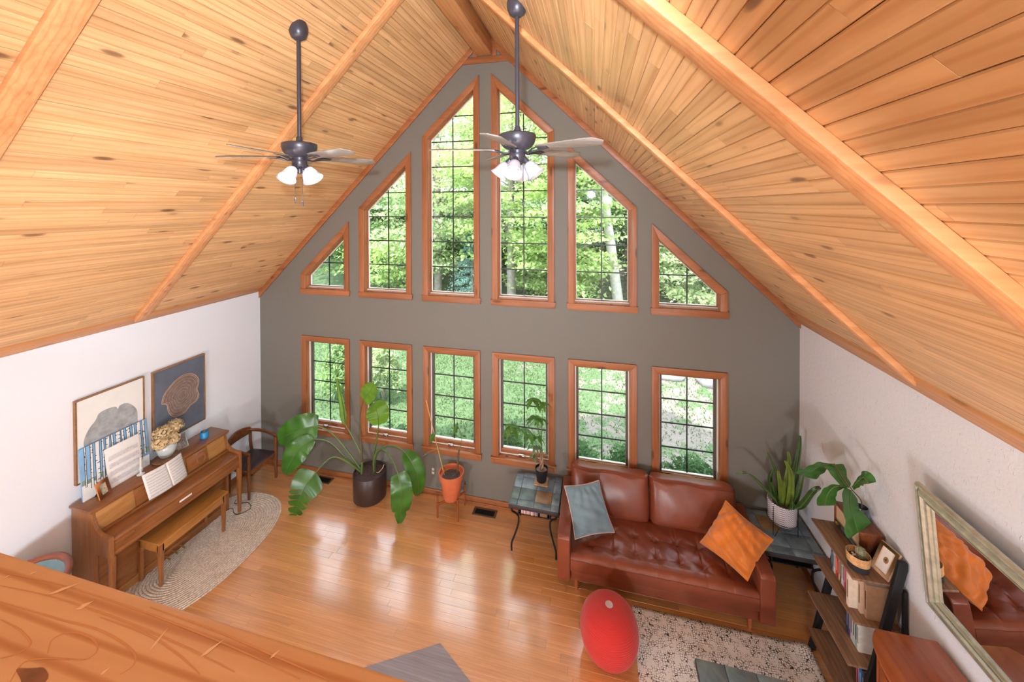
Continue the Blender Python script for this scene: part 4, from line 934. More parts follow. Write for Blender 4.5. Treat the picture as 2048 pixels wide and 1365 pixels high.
# cassette cases on the small shelf
rc = random.Random(4); x = .60
cols = [(196, 156, 150), (176, 132, 128), (206, 176, 168), (160, 116, 118), (188, 160, 160), (200, 150, 140), (150, 110, 120), (210, 186, 180), (176, 140, 140), (110, 92, 110), (150, 120, 130), (92, 76, 84)]
nth = ['first', 'second', 'third', 'fourth', 'fifth', 'sixth', 'seventh', 'eighth', 'ninth', 'tenth', 'eleventh', 'twelfth', 'thirteenth', 'fourteenth', 'fifteenth', 'sixteenth', 'seventeenth', 'eighteenth']
for k, c in enumerate(cols):
    w = .0175
    t = thing('disc_case', (x+w/2, -.5, .43), '%s disc case from the left under the slate side table' % nth[k], 'disc case', 'disc cases under the side table')
    h = .085+rc.uniform(-.003, .003); y0 = -.57-rc.uniform(0, .008)
    B(x, x+w-.0015, y0, -.44, .43, .43+h).build('case', mat('disc_case_plastic', c, .3, var=.25, vscale=40), t, bevel=.001)
    B(x+.002, x+w-.0035, y0-.0006, y0, .437, .43+h-.008).build('spine_label', mat('case_spine', tuple(min(255, q+24) for q in c), .5, var=.3, vscale=90), t, smooth=0); x += w
B(.83, .92, -.57, -.46, .43, .485).build('carton_box', mat('brown_carton', (132, 100, 74), .7, var=.2), None, bevel=.003, label='small brown box at the right of the disc cases', cat='box')
# money tree
MT = (.80, -.19)
B(MT[0]-.085, MT[0]+.085, MT[1]-.085, MT[1]+.085, .586, .600).build('cork_coaster', mat('speckled_cork', (168, 132, 92), .85, var=.5, vscale=70), None, bevel=.002, label='square speckled cork mat under the small black pot', cat='coaster')
mp = thing('nursery_pot', (MT[0], MT[1], .6), 'small black plastic pot on the slate side table', 'plant pot')
MB().lathe([(0, .6), (.056, .6), (.06, .605), (.082, .76), (.086, .762), (.086, .772), (.079, .772), (.076, .745), (0, .745)], (MT[0], MT[1], 0), 32).build('pot', M['black'], mp)
MB().lathe([(.0755, .744), (.04, .752), (0, .75)], (MT[0], MT[1], 0), 20).build('soil', mat('light_soil', (150, 120, 106), .95, var=.4, vscale=70, bmp=.6, bscale=100), mp)
mt = thing('money_tree', (MT[0], MT[1], .75), 'braided money tree with palmate leaves on the slate side table', 'plant')
M['mtl'] = leafmat('money_tree_leaf', (92, 140, 58), .35, .4, .25, 9, 8)
M['mtd'] = leafmat('dusty_old_leaf', (118, 142, 104), .3, .5, .25, 9, 8)
for ph in (0, 2.1, 4.2):
    pts = [(MT[0]+(.022*(1-.55*t))*math.cos(ph+t*7), MT[1]+(.022*(1-.55*t))*math.sin(ph+t*7), .745+.26*t) for t in [k/14 for k in range(15)]]
    MB().tube(pts, [.013-.006*k/14 for k in range(15)], 7).build('braided_trunk', mat('grey_brown_trunk', (150, 122, 98), .8, var=.3, vscale=20), mt)
rm = random.Random(9)
def palm(px, py, y, size, base, m, n=6, down=.45, name='leaf_cluster'):
    c = Vector(P_(px, py, y)); 
    st = MB().tube(spline([base, tuple((Vector(base)+c)/2+Vector((0, 0, .03))), tuple(c)]), .0028, 5).build('leaf_stalk', M['stalk'], mt)
    for k in range(n):
        a = 2*math.pi*k/n+rm.uniform(-.3, .3); d = Vector((math.cos(a), math.sin(a)*.9, -down*rm.uniform(.4, 1.3))); L = size*rm.uniform(.75, 1.1); e = c+d.normalized()*L
        sd = d.cross(Vector((0, 0, 1)))
        mb, sp = leafsurf([tuple(c), tuple((c+e)/2+Vector((0, 0, L*.10))), tuple(e-Vector((0, 0, L*.15)))], L*.2, tuple(sd), fold=.2, n=10)
        mb.build('leaflet', m, st, smooth=70)
tb = (MT[0], MT[1], 1.0)
for a in ((1066, 797, -.2, .17, M['mtl'], 7, .9), (1085, 806, -.24, .15, M['mtl'], 6, .7), (1022, 852, -.32, .19, M['mtl'], 7, .8), (1070, 835, -.24, .14, M['mtl'], 6, .5), (1082, 838, -.2, .13, M['mtl'], 6, .6), (1060, 870, -.28, .13, M['mtl'], 6, .5), (1075, 875, -.26, .13, M['mtl'], 6, .6), (1048, 858, -.2, .14, M['mtl'], 5, .7), (1072, 893, -.22, .12, M['mtd'], 6, .6), (1066, 912, -.3, .09, M['mtd'], 5, .7), (1093, 905, -.26, .06, M['mtd'], 4, .5)):
    palm(a[0], a[1], a[2], a[3], (tb[0]+rm.uniform(-.01, .01), tb[1], 1.0 if a[1] < 865 else .93), a[4], a[5], a[6])

# ================================================================== SOFA
M['leather'] = mat('chestnut_leather', (124, 62, 40), .33, spec=.5, var=.12, vscale=4, bmp=.10, bscale=70)
M['pipe'] = mat('leather_piping', (118, 58, 38), .4)
M['legw'] = mat('sofa_leg_wood', (150, 84, 48), .4, var=.1)
sf = thing('leather_sofa', (2.13, -.53, 0), 'chestnut brown leather two-seat sofa with tufted bench seat', 'sofa')
SX0, SX1 = 1.085, 3.178
def arm(x0, x1, name):
    prof = [(-.985, .125), (-1.0, .14), (-1.0, .585), (-.975, .615), (-.90, .625), (-.13, .672), (-.09, .66), (-.09, .125)]
    mb = MB(); mb.prism([(x0, a, b) for a, b in prof], (x1-x0, 0, 0)); o = mb.build(name, M['leather'], sf, bevel=.018, seg=3)
    for xx in (x0+.012, x1-.012): MB().tube([(xx, -1.0+.004, .14), (xx, -1.0+.004, .585), (xx, -.978, .612), (xx, -.90, .622), (xx, -.13, .668)], .0035, 5).build('piping', M['pipe'], o)
arm(SX0, SX0+.135, 'armrest'); arm(SX1-.135, SX1, 'armrest')
B(SX0+.135, SX1-.135, -.965, -.12, .125, .245).build('base', M['leather'], sf, bevel=.015)
mb = MB(); mb.prism([(SX0+.135, -.24, .24), (SX0+.135, -.10, .24), (SX0+.135, -.085, .735), (SX0+.135, -.17, .735)], (SX1-SX0-.27, 0, 0)); mb.build('back_frame', M['leather'], sf, bevel=.02)
# tufted seat
tufts = [(1.45+.228*k, -.80) for k in range(7)]+[(1.45+.228*k, -.575) for k in range(7)]
nx, ny = 180, 70; x0, x1, y0, y1 = SX0+.137, SX1-.137, -.99, -.27
top = []
for j in range(ny+1):
    v = j/ny; row = []
    for i in range(nx+1):
        u = i/nx; X = x0+(x1-x0)*u; Y = y0+(y1-y0)*v
        z = .405+.022*min(1, math.sin(math.pi*u)*3)*min(1, math.sin(math.pi*v)*2.5)
        for tx, ty in tufts:
            d2 = ((X-tx)**2+(Y-ty)**2); z -= .020*math.exp(-d2/.0006)+.013*math.exp(-d2/.006)
            th_ = math.atan2(Y-ty, X-tx); z -= .006*max(0, math.cos(th_*5+tx*9))**4*math.exp(-d2/.007)*min(1, d2/.0004)
            if abs(X-tx) < .02 and abs(Y-ty) < .2: z -= .004*math.exp(-((X-tx)/.006)**2)
        z += .0022*math.sin(X*37+Y*11)*math.sin(Y*29-X*5)
        e = min(v, 1)*(y1-y0)
        if e < .05: z -= .035*(1-(e/.05))**2
        row.append((X, Y, z))
    top.append(row)
mb = MB(); mb.grid(top)
side_ = [[(p[0], p[1]-.006*math.sin(math.pi*k/4), p[2]+(.247-p[2])*k/4) for p in top[0]] for k in range(5)]; mb.grid(side_[::-1])
mb.grid([[top[j][0] for j in range(ny+1)], [(top[j][0][0], top[j][0][1], .247) for j in range(ny+1)]]); mb.grid([[(top[j][-1][0], top[j][-1][1], .247) for j in range(ny+1)], [top[j][-1] for j in range(ny+1)]])
seat = mb.build('seat_cushion', M['leather'], sf, smooth=50)
MB().tube([(p[0], p[1]-.003, p[2]-.001) for p in top[0]], .0042, 6).build('piping', M['pipe'], seat)
mb = MB()
for tx, ty in tufts: mb.lathe([(0, .006), (.008, .004), (.010, 0)], (tx, ty, .378), 10)
mb.build('tuft_buttons', M['pipe'], seat, kind='stuff')
def backcush(xa, xb, seed):
    n, m_ = 34, 40; rows = []
    for i in range(n+1):
        u = i/n; e = max(.0, 1-abs(2*u-1)**14)**.35; pf_ = math.sin(math.pi*u)**.6; row = []
        for k in range(m_):
            a = 2*math.pi*k/m_; ca, sa = math.cos(a), math.sin(a); q = .30
            py = (abs(ca)**q)*(1 if ca > 0 else -1); pz = (abs(sa)**q)*(1 if sa > 0 else -1)
            v = (pz+1)/2; hy = .082*e; hz = .24*(.92+.08*e)
            puff = (.030*math.sin(math.pi*v)+.035*(1-v)*math.sin(math.pi*v)**.5)*pf_ if py < -.2 else 0
            wr = .005*math.sin(u*21+v*8+seed*2)*math.sin(math.pi*v)+.004*math.sin(v*17-u*9+seed) if py < -.2 else .003*math.sin(u*25+seed)
            row.append((xa+(xb-xa)*u, -.285+.12*v+py*hy-puff-wr, .645+pz*hz+.014*pf_*v+(.006*math.sin(u*14+seed) if pz > .9 else 0)))
        rows.append(row)
    mb = MB(); mb.grid(rows, True); mb.add(rows[0], [tuple(range(m_))]); mb.add(rows[-1], [tuple(range(m_-1, -1, -1))]); o = mb.build('back_cushion', M['leather'], sf, smooth=60)
    kk = min(range(m_), key=lambda k: (math.cos(2*math.pi*k/m_)+.72)**2+(math.sin(2*math.pi*k/m_)-.69)**2)
    MB().tube([(r_[kk][0], r_[kk][1]-.001, r_[kk][2]+.001) for r_ in rows[1:-1]], .0045, 6).build('piping', M['pipe'], o)
backcush(SX0+.10, 2.122, 1); backcush(2.128, SX1-.10, 2)
for x in (1.285, 2.978):
    for y in (-.925, -.16): MB().lathe([(0, 0), (.017, 0), (.027, .127), (0, .127)], (x, y, 0), 14).build('leg', M['legw'], sf)
def pillow(name, bl, br, tr_, tl, th, m, mp, label, wr=.004, seed=0):
    bl, br, tr_, tl = [Vector(p) for p in (bl, br, tr_, tl)]; n = 36; nn = (br-bl).cross(tl-bl).normalized(); c = (bl+br+tr_+tl)/4
    r = random.Random(seed); ph = [r.uniform(0, 6) for _ in range(6)]
    def pt(u, v, s):
        a, b = 2*u-1, 2*v-1
        p = (bl*(1-u)+br*u)*(1-v)+(tl*(1-u)+tr_*u)*v
        pin = .07; p = p+(c-p)*pin*((1-a*a)*abs(b)**3+(1-b*b)*abs(a)**3)
        h = max(0, (1-a**2)*(1-b**2))**.42*th
        w = wr*(math.sin(7*a+4*b+ph[0])*math.sin(5*b-3*a+ph[1])+.7*math.sin(14*a*b+9*a+ph[2])+.5*math.sin(17*b+6*a+ph[3]))*min(1, h/th*1.6)
        return tuple(p+nn*(s*h+w*(s > 0)))
    t = thing(name, tuple(min((bl, br, tr_, tl), key=lambda q: q.z)), label, 'pillow')
    mb = MB(); mb.grid([[pt(i/n, j/n, 1) for i in range(n+1)] for j in range(n+1)]); mb.grid([[pt(i/n, j/n, -1) for i in range(n, -1, -1)] for j in range(n+1)]); mb.build('cover', m, t, smooth=80)
    ed = [pt(i/n, 0, 0) for i in range(n)]+[pt(1, i/n, 0) for i in range(n)]+[pt(1-i/n, 1, 0) for i in range(n)]+[pt(0, 1-i/n, 0) for i in range(n+1)]
    MB().tube(ed, .0045, 6, caps=False).build('piping', mp, t)
M['velvb'] = mat('blue_grey_velvet', (104, 132, 144), .7, var=.12, vscale=4, sheen=.6)
M['velvo'] = mat('mustard_orange_velvet', (204, 112, 16), .6, var=.14, vscale=5, sheen=.5)
pillow('blue_pillow', (1.265, -.845, .475), (1.70, -.625, .455), (1.525, -.49, .935), (1.13, -.63, .90), .085, M['velvb'], mat('cream_pink_piping', (214, 178, 160), .6), 'blue-grey velvet pillow with pale piping leaning on the left arm of the sofa', .009, 3)
pillow('orange_pillow', (2.60, -.60, .505), (2.945, -.955, .495), (3.25, -.745, .79), (2.885, -.50, .945), .115, M['velvo'], M['velvo'], 'mustard orange velvet pillow standing on its corner at the right of the sofa', .015, 5)

# ================================================================== POUF, PATTERN RUG, COFFEE TABLE
def pouf_mat():
    m, nt, bs = newmat('red_knit'); bs.inputs['Base Color'].default_value = lin((184, 30, 24)); bs.inputs['Roughness'].default_value = .8; bs.inputs['Sheen Weight'].default_value = .3
    v = coords(nt, (1, 1, 1), 0, 'Object'); wv = N(nt, 'ShaderNodeTexWave', wave_type='BANDS', bands_direction='Z'); wv.inputs['Scale'].default_value = 26; wv.inputs['Distortion'].default_value = .6; nt.links.new(v, wv.inputs['Vector'])
    r = ramp(nt, [(.2, lin((176, 30, 26))), (.8, lin((196, 40, 33)))]); bump(nt, bs, wv.outputs['Fac'], .2, .002); return m
pou = thing('knit_pouf', (1.612, -1.455, 0), 'round red knitted pouf on the floor in front of the sofa', 'pouf')
prof = [(0, 0), (.12, .004), (.19, .03), (.24, .09), (.262, .17), (.264, .24), (.25, .31), (.215, .375), (.16, .42), (.09, .442), (.036, .447)]
pp = spline([(a, 0, b) for a, b in prof], 16); mb = MB(); n = 72; rows = []
for i, (a, _, b) in enumerate(pp):
    rib = math.sin(2*math.pi*i/4.0) if a > .05 and i > 6 else 0; ra = a+.0020*rib*(1 if b < .36 else .3); zb__ = b+.0012*rib*(b >= .36)
    rows.append([(1.612+ra*math.cos(2*math.pi*k/n), -1.455+ra*math.sin(2*math.pi*k/n), zb__) for k in range(n)])
mb.grid(rows, True); mb.build('knit_cover', pouf_mat(), pou, smooth=70)
MB().lathe([(.037, .445), (.034, .449), (0, .449)], (1.612, -1.455, 0), 24).build('leather_disc', mat('grey_pink_disc', (186, 168, 168), .5, var=.15), pou)
def rug_mat():
    m, nt, bs = newmat('distressed_black_cream_rug'); bs.inputs['Roughness'].default_value = .95
    v = coords(nt, (1, 1, 1)); nz = N(nt, 'ShaderNodeTexNoise'); nz.inputs['Scale'].default_value = 9; nt.links.new(v, nz.inputs['Vector'])
    ad = N(nt, 'ShaderNodeVectorMath', operation='MULTIPLY_ADD'); ad.inputs[1].default_value = (.05, .05, 0); nt.links.new(nz.outputs['Color'], ad.inputs[0]); nt.links.new(v, ad.inputs[2])
    br = N(nt, 'ShaderNodeTexVoronoi', feature='DISTANCE_TO_EDGE', distance='EUCLIDEAN'); br.inputs['Scale'].default_value = 1; br.inputs['Randomness'].default_value = .55
    sc = N(nt, 'ShaderNodeVectorMath', operation='MULTIPLY'); sc.inputs[1].default_value = (52, 52, 1); nt.links.new(ad.outputs[0], sc.inputs[0]); nt.links.new(sc.outputs[0], br.inputs['Vector'])
    r = ramp(nt, [(.05, (0, 0, 0, 1)), (.11, (1, 1, 1, 1))]); nt.links.new(br.outputs['Distance'], r.inputs[0])
    gone = ramp(nt, [(.40, (0, 0, 0, 1)), (.52, (1, 1, 1, 1))]); nt.links.new(noise(nt, v, 16, 3), gone.inputs[0])
    c1 = mix(nt, r.outputs[0], lin((66, 56, 54)), lin((242, 238, 234)))
    c2 = mix(nt, gone.outputs[0], lin((234, 230, 226)), c1)
    spots = ramp(nt, [(.69, (0, 0, 0, 1)), (.70, (1, 1, 1, 1))]); nt.links.new(noise(nt, coords(nt, (3.2, 7, 1)), 1.6, 4, .6, .4), spots.inputs[0])
    c3 = mix(nt, spots.outputs[0], c2, lin((34, 30, 34))); nt.links.new(c3, bs.inputs['Base Color']); bump(nt, bs, noise(nt, v, 300, 2), .3, .003); return m
mb = MB(); rows = []
for i in range(61):
    X = 1.86+(3.46-1.86)*i/60; row = []
    for j in range(61):
        Y = -.975-(2.1)*j/60; w = .022*math.exp(-((X-3.40)/.07)**2)*math.exp(-((Y+1.0)/.10)**2); row.append((X, Y, .0075+w))
    rows.append(row)
mb.grid(rows); mb.build('pattern_rug', rug_mat(), None, smooth=60, thick=.008, label='cream and black distressed rug in front of the sofa', cat='rug')
slate_table('coffee_table', 2.295, 3.12, -2.38, -1.70, .415, 'low slate tiled coffee table on the patterned rug', (.27, .55, .80), (.35, .70), group='slate tables', rust=(9, 9), shelf=False)

# ================================================================== CORNER PLANT, LADDER SHELF
def chev_mat():
    m, nt, bs = newmat('white_chevron_pot'); bs.inputs['Roughness'].default_value = .5
    tc = N(nt, 'ShaderNodeTexCoord'); sp = N(nt, 'ShaderNodeSeparateXYZ'); nt.links.new(tc.outputs['Object'], sp.inputs[0])
    at2 = N(nt, 'ShaderNodeMath', operation='ARCTAN2'); nt.links.new(sp.outputs[1], at2.inputs[0]); nt.links.new(sp.outputs[0], at2.inputs[1])
    pp_ = N(nt, 'ShaderNodeMath', operation='PINGPONG'); pp_.inputs[1].default_value = .30; nt.links.new(at2.outputs[0], pp_.inputs[0])
    mu = N(nt, 'ShaderNodeMath', operation='MULTIPLY_ADD'); mu.inputs[1].default_value = .14; nt.links.new(pp_.outputs[0], mu.inputs[0]); nt.links.new(sp.outputs[2], mu.inputs[2])
    fr = N(nt, 'ShaderNodeMath', operation='MODULO'); fr.inputs[1].default_value = .022; ad = N(nt, 'ShaderNodeMath', operation='ADD'); ad.inputs[1].default_value = 5; nt.links.new(mu.outputs[0], ad.inputs[0]); nt.links.new(ad.outputs[0], fr.inputs[0])
    gt = N(nt, 'ShaderNodeMath', operation='LESS_THAN'); gt.inputs[1].default_value = .009; nt.links.new(fr.outputs[0], gt.inputs[0])
    nt.links.new(mix(nt, gt.outputs[0], lin((208, 204, 206)), lin((112, 108, 118))), bs.inputs['Base Color']); return m
SPC = (3.50, -.325)
sp_ = thing('chevron_pot', (SPC[0], SPC[1], .586), 'white pot with grey chevrons in a thin wire stand on the corner table', 'plant pot')
zb = .70
o = MB().lathe([(0, zb), (.115, zb), (.13, zb+.012), (.138, zb+.22), (.132, zb+.225), (.125, zb+.22), (.122, zb+.19), (0, zb+.19)], (SPC[0], SPC[1], 0), 48).build('pot', chev_mat(), sp_)
MB().lathe([(.1215, zb+.185), (.06, zb+.195), (0, zb+.19)], (SPC[0], SPC[1], 0), 20).build('soil', M['soil'], sp_)
for k in range(3):
    a = math.radians(215+120*k); c, s = math.cos(a), math.sin(a); tpt = (-s, c); R_ = .142
    mb = MB(); mb.tube([(SPC[0]+R_*c+tpt[0]*.0, SPC[1]+R_*s+tpt[1]*.0, zb+.20), (SPC[0]+R_*c, SPC[1]+R_*s, .587), (SPC[0]+R_*c+tpt[0]*.02, SPC[1]+R_*s+tpt[1]*.02, .587), (SPC[0]+R_*.98*c+tpt[0]*.06, SPC[1]+R_*.98*s+tpt[1]*.06, zb+.0)], .003, 6); mb.build('hairpin_leg', M['iron'], sp_)
mb = MB(); mb.tube([(SPC[0]+.1425*math.cos(2*math.pi*k/32), SPC[1]+.1425*math.sin(2*math.pi*k/32), zb+.03) for k in range(33)], .003, 5, caps=False); mb.build('wire_ring', M['iron'], sp_)
sn = thing('snake_plant', (SPC[0], SPC[1], .89), 'snake plant with upright and arching leaves in the chevron pot', 'plant')
M['snk'] = leafmat('snake_plant_leaf', (54, 82, 32), .2, .35, .35, 9, 14, .6); M['snkl'] = leafmat('young_snake_leaf', (112, 132, 44), .3, .35, .25, 9, 10)
sb = (SPC[0], SPC[1], .885)
def sleaf(pts, w, m, side=(1, -.4, 0)): plant_leaf(sn, pts, w, side, m, n=18, fold=.35, prof=lambda t: min(1, .55+t*1.5)*max(.02, 1-t)**.35)
for pts, w, m in (([(3.60, -.27, .885), (3.64, -.27, 1.15), P_(1597, 905, -.27), P_(1600, 872, -.28)], .036, 'snk'), ([(3.52, -.32, .885), (3.54, -.32, 1.1), P_(1578, 925, -.31), P_(1576, 904, -.3)], .03, 'snkl'),
                  ([(3.45, -.30, .885), (3.40, -.28, 1.1), P_(1546, 940, -.30)], .03, 'snk'), ([(3.48, -.36, .885), (3.47, -.37, 1.05), P_(1556, 942, -.38)], .032, 'snkl'), ([(3.53, -.37, .885), (3.55, -.40, 1.05), P_(1582, 950, -.4), P_(1570, 922, -.38)], .036, 'snkl'),
                  ([(3.55, -.30, .885), (3.6, -.26, 1.1), P_(1590, 915, -.25)], .03, 'snk'), ([(3.44, -.36, .885), (3.38, -.42, 1.0), P_(1500, 950, -.45), P_(1472, 948, -.42)], .022, 'snk'), ([(3.56, -.38, .885), (3.62, -.46, .98), P_(1625, 985, -.55), P_(1641, 975, -.56)], .04, 'snk'),
                  ([(3.50, -.40, .885), (3.54, -.46, .95), P_(1585, 1002, -.5)], .03, 'snk'), ([(3.49, -.28, .885), (3.48, -.25, 1.15), P_(1535, 905, -.22)], .02, 'snk'), ([(3.58, -.35, .885), (3.63, -.37, 1.05), P_(1606, 952, -.38)], .034, 'snk'), ([(3.5, -.33, .885), (3.5, -.34, 1.0), P_(1566, 962, -.36)], .034, 'snkl'), ([(3.46, -.34, .885), (3.42, -.36, .99), P_(1543, 965, -.38)], .03, 'snk')):
    sleaf(pts, w, M[m])
# ladder shelf
def rustic(name, ax): return wood(name, (104, 78, 64), (158, 122, 94), ax, .55, knots=.5, pvar=.12, rings=1.0, across=14, along=2.2, knotc=(60, 42, 34), rand=30)
M['rustic'] = rustic('rustic_brown_board', 'y'); M['shelfm'] = mat('black_shelf_metal', (34, 36, 40), .45, metal=.3)
YL, YR = -1.004, -1.605
ls = thing('ladder_shelf', (3.62, -1.3, 0), 'leaning ladder shelf with rustic brown boards and black posts', 'shelf')
for yy in (YL+.001, YR-.031): MB().prism([(3.445, yy, 0), (3.50, yy, 0), (3.80, yy, 1.42), (3.80, yy, 1.47), (3.745, yy, 1.47)], (0, .03, 0)).build('post', M['shelfm'], ls, bevel=.003)
for yy in (YL+.001, YR-.031): B(3.775, 3.80, yy, yy+.03, 0, 1.25).build('rear_post', M['shelfm'], ls, bevel=.003)
SH = [(1.262, 3.46), (.912, 3.475), (.568, 3.432), (.222, 3.425)]
for z, xf in SH: B(xf, 3.795, YR, YL, z-.018, z).build('shelf_board', M['rustic'], ls, bevel=.002)
# radio
M['radiow'] = wood('radio_walnut', (106, 56, 30), (134, 76, 44), 'y', .35, knots=0, pvar=.02, rings=.4, across=22, along=3, coat=.25)
M['grille'] = mat('beige_grille_cloth', (206, 178, 146), .8, var=.05, bmp=.3, bscale=300)
rd = thing('table_radio', (3.71, -1.20, 1.262), 'wooden table radio with beige speaker cloth on the top shelf', 'radio')
rx0, rx1, ry0, ry1, rz0, rz1 = 3.628, 3.80, -1.385, -1.03, 1.262, 1.475
mb = MB(); mb.box(rx0, rx1, ry0, ry1, rz1-.014, rz1); mb.box(rx0, rx1, ry0, ry1, rz0, rz0+.012); mb.box(rx0, rx1, ry0, ry0+.014, rz0+.012, rz1-.014); mb.box(rx0, rx1, ry1-.014, ry1, rz0+.012, rz1-.014); mb.build('cabinet', M['radiow'], rd, bevel=.003)
B(rx0+.012, rx1-.01, ry0+.014, ry1-.014, rz0+.07, rz1-.014).build('speaker_cloth', M['grille'], rd, smooth=0)
B(rx0+.006, rx0+.03, ry0+.014, ry1-.014, rz0+.012, rz0+.07).build('dial_panel', M['black'], rd, smooth=0)
mb = MB(); mb.box(rx0+.002, rx0+.008, ry0+.014, ry1-.014, rz0+.066, rz0+.072); mb.box(rx0+.002, rx0+.008, ry0+.014, ry1-.014, rz0+.010, rz0+.016); mb.build('chrome_strip', M['chrome'], rd, smooth=0)
B(rx0+.003, rx0+.006, ry0+.07, ry1-.10, rz0+.03, rz0+.055).build('dial_scale', mat('dial_scale_print', (92, 92, 100), .4, var=.6, vscale=120), rd, smooth=0)
for yy, c in ((ry1-.05, M['brass']), (ry0+.04, M['chrome'])): MB().lathe([(0, 0), (.017, 0), (.017, .014), (.012, .018), (0, .018)], (rx0+.006, yy, rz0+.042), 16, Matrix.Rotation(-math.pi/2, 4, 'Y')).build('knob', c, rd)
# fiddle plant in a dark vase on the radio
fv = thing('small_vase', (3.742, -1.21, rz1), 'small dark blue-grey glazed vase on the radio', 'vase')
MB().lathe([(0, 0), (.036, 0), (.045, .01), (.052, .05), (.048, .085), (.044, .10), (.040, .10), (.042, .07), (0, .06)], (3.742, -1.21, rz1), 28).build('body', mat('dark_glazed_stoneware', (64, 72, 86), .2, var=.4, vscale=14, coat=.5), fv, smooth=60)
fd = thing('fiddle_leaf_cutting', (3.742, -1.21, rz1+.06), 'cutting with broad fiddle leaves in the small dark vase', 'plant')
M['fid'] = leafmat('fiddle_leaf', (64, 116, 48), .25, .25, .22, 9, 8, .7)
nd = P_(1700, 975, -1.27)
MB().tube(spline([(3.742, -1.21, rz1+.06), (3.73, -1.22, rz1+.16), nd, P_(1668, 928, -1.14)]), .005, 7).build('stem', M['stalkd'], fd)
fprof = lambda t: (.42+.62*t**1.2)*max(0, 1-((t-.66)/.36)**6 if t > .66 else 1)**.5*min(1, t*9+.15) if t < .999 else .02
for sp2, w, sd in (([P_(1702, 982, -1.28), P_(1700, 1010, -1.38), P_(1707, 1035, -1.42), P_(1716, 1066, -1.42)], .14, .25), ([P_(1705, 975, -1.27), P_(1718, 962, -1.36), P_(1727, 956, -1.40), P_(1738, 968, -1.44)], .085, -.2),
                    ([P_(1697, 976, -1.26), P_(1680, 955, -1.20), P_(1672, 940, -1.15), P_(1664, 930, -1.10)], .095, .3), ([P_(1690, 972, -1.24), P_(1668, 975, -1.18), P_(1655, 990, -1.16), P_(1650, 1012, -1.14)], .09, .2),
                    ([P_(1668, 930, -1.12), P_(1645, 930, -1.0), P_(1625, 942, -.92), P_(1606, 952, -.86)], .11, .3)):
    plant_leaf(fd, sp2, w, sd, M['fid'], n=24, fold=.18, prof=fprof)
# cactus basket
CB = (3.555, -1.50)
cb = thing('woven_basket', (CB[0], CB[1], 1.262), 'two-tone woven straw basket pot on the top shelf', 'plant pot')
M['straw'] = mat('woven_straw', (206, 160, 110), .85, var=.25, vscale=50, bmp=.7, bscale=110)
MB().lathe([(0, 1.262), (.058, 1.262), (.066, 1.268), (.073, 1.318), (.0735, 1.32)], (CB[0], CB[1], 0), 32).build('black_base', mat('black_woven_base', (38, 38, 44), .85, bmp=.6, bscale=110), cb)
MB().lathe([(.0735, 1.32), (.078, 1.385), (.076, 1.388), (.072, 1.385), (.068, 1.345), (0, 1.345)], (CB[0], CB[1], 0), 32).build('straw_rim', M['straw'], cb)
MB().lathe([(.067, 1.345), (.03, 1.352), (0, 1.35)], (CB[0], CB[1], 0), 18).build('soil', mat('dark_pebble_soil', (92, 66, 56), .9, var=.5, vscale=60), cb)
mb = MB()
for (dx, dy) in ((-.02, .035), (-.012, .02), (.03, -.038), (-.03, .01)): mb.lathe([(0, -.006), (.009, 0), (.007, .006), (0, .009)], (CB[0]+dx, CB[1]+dy, 1.352), 10)
mb.build('white_pebbles', M['white'], cb, kind='stuff')
cc = thing('small_cactus', (CB[0]+.01, CB[1]-.005, 1.35), 'short grey-green cactus in the straw basket', 'cactus')
M['cact'] = mat('spiny_cactus', (128, 132, 104), .8, var=.35, vscale=90, bmp=.8, bscale=200)
mb = MB(); rows = []
for i in range(14):
    t = i/13; r = .024*(1-max(0, (t-.7)/.3)**2.2*.9)*(.85+.3*min(1, t*2)); rows.append([(CB[0]+.01+r*(1+.12*math.cos(8*2*math.pi*k/48))*math.cos(2*math.pi*k/48)+.004*t, CB[1]-.005+r*(1+.12*math.cos(8*2*math.pi*k/48))*math.sin(2*math.pi*k/48), 1.35+.095*t) for k in range(48)])
mb.grid(rows, True); mb.add(rows[-1], [tuple(range(48))]); mb.build('body', M['cact'], cc, smooth=70)
mb = MB()
for i in range(1, 13):
    for k in range(8):
        p = Vector(rows[i][k*6]); d = (p-Vector((CB[0]+.01, CB[1]-.005, p.z))).normalized()
        for q in range(3): e = (d+Vector((random.uniform(-.6, .6), random.uniform(-.6, .6), random.uniform(-.2, .8)))).normalized(); s_ = e.orthogonal()*.0004; mb.add([p-s_, p+s_, p+e*.008], [(0, 1, 2)])
mb.build('spines', mat('pale_spines', (214, 206, 184), .7), cc, smooth=0, kind='stuff')
# ring print in a wooden frame
M['palew'] = mat('pale_wood_frame', (206, 166, 130), .5, var=.08, vscale=9)
fr_, F, n = picframe('ring_print_frame', (3.66, -1.45, 1.264), (3.70, -1.585, 1.264), (3.73, -1.465, 1.50), .026, .02, M['palew'], mat('white_print_paper', (222, 214, 206), .6, var=.08), 'pale wood frame with a tree ring print leaning at the end of the top shelf', 'picture frame')
a = [(.5+.13*math.cos(2*math.pi*k/20), .52+.11*math.sin(2*math.pi*k/20)) for k in range(20)]; quad(F, a, 'ring_print', mat('brown_ring_print', (150, 112, 72), .7, var=.4, vscale=90), fr_, -.0115)
quad(F, [(.5+.045*math.cos(2*math.pi*k/14), .52+.05*math.sin(2*math.pi*k/14)) for k in range(14)], 'dark_core', mat('dark_ring_core', (84, 66, 50), .7), fr_, -.011)
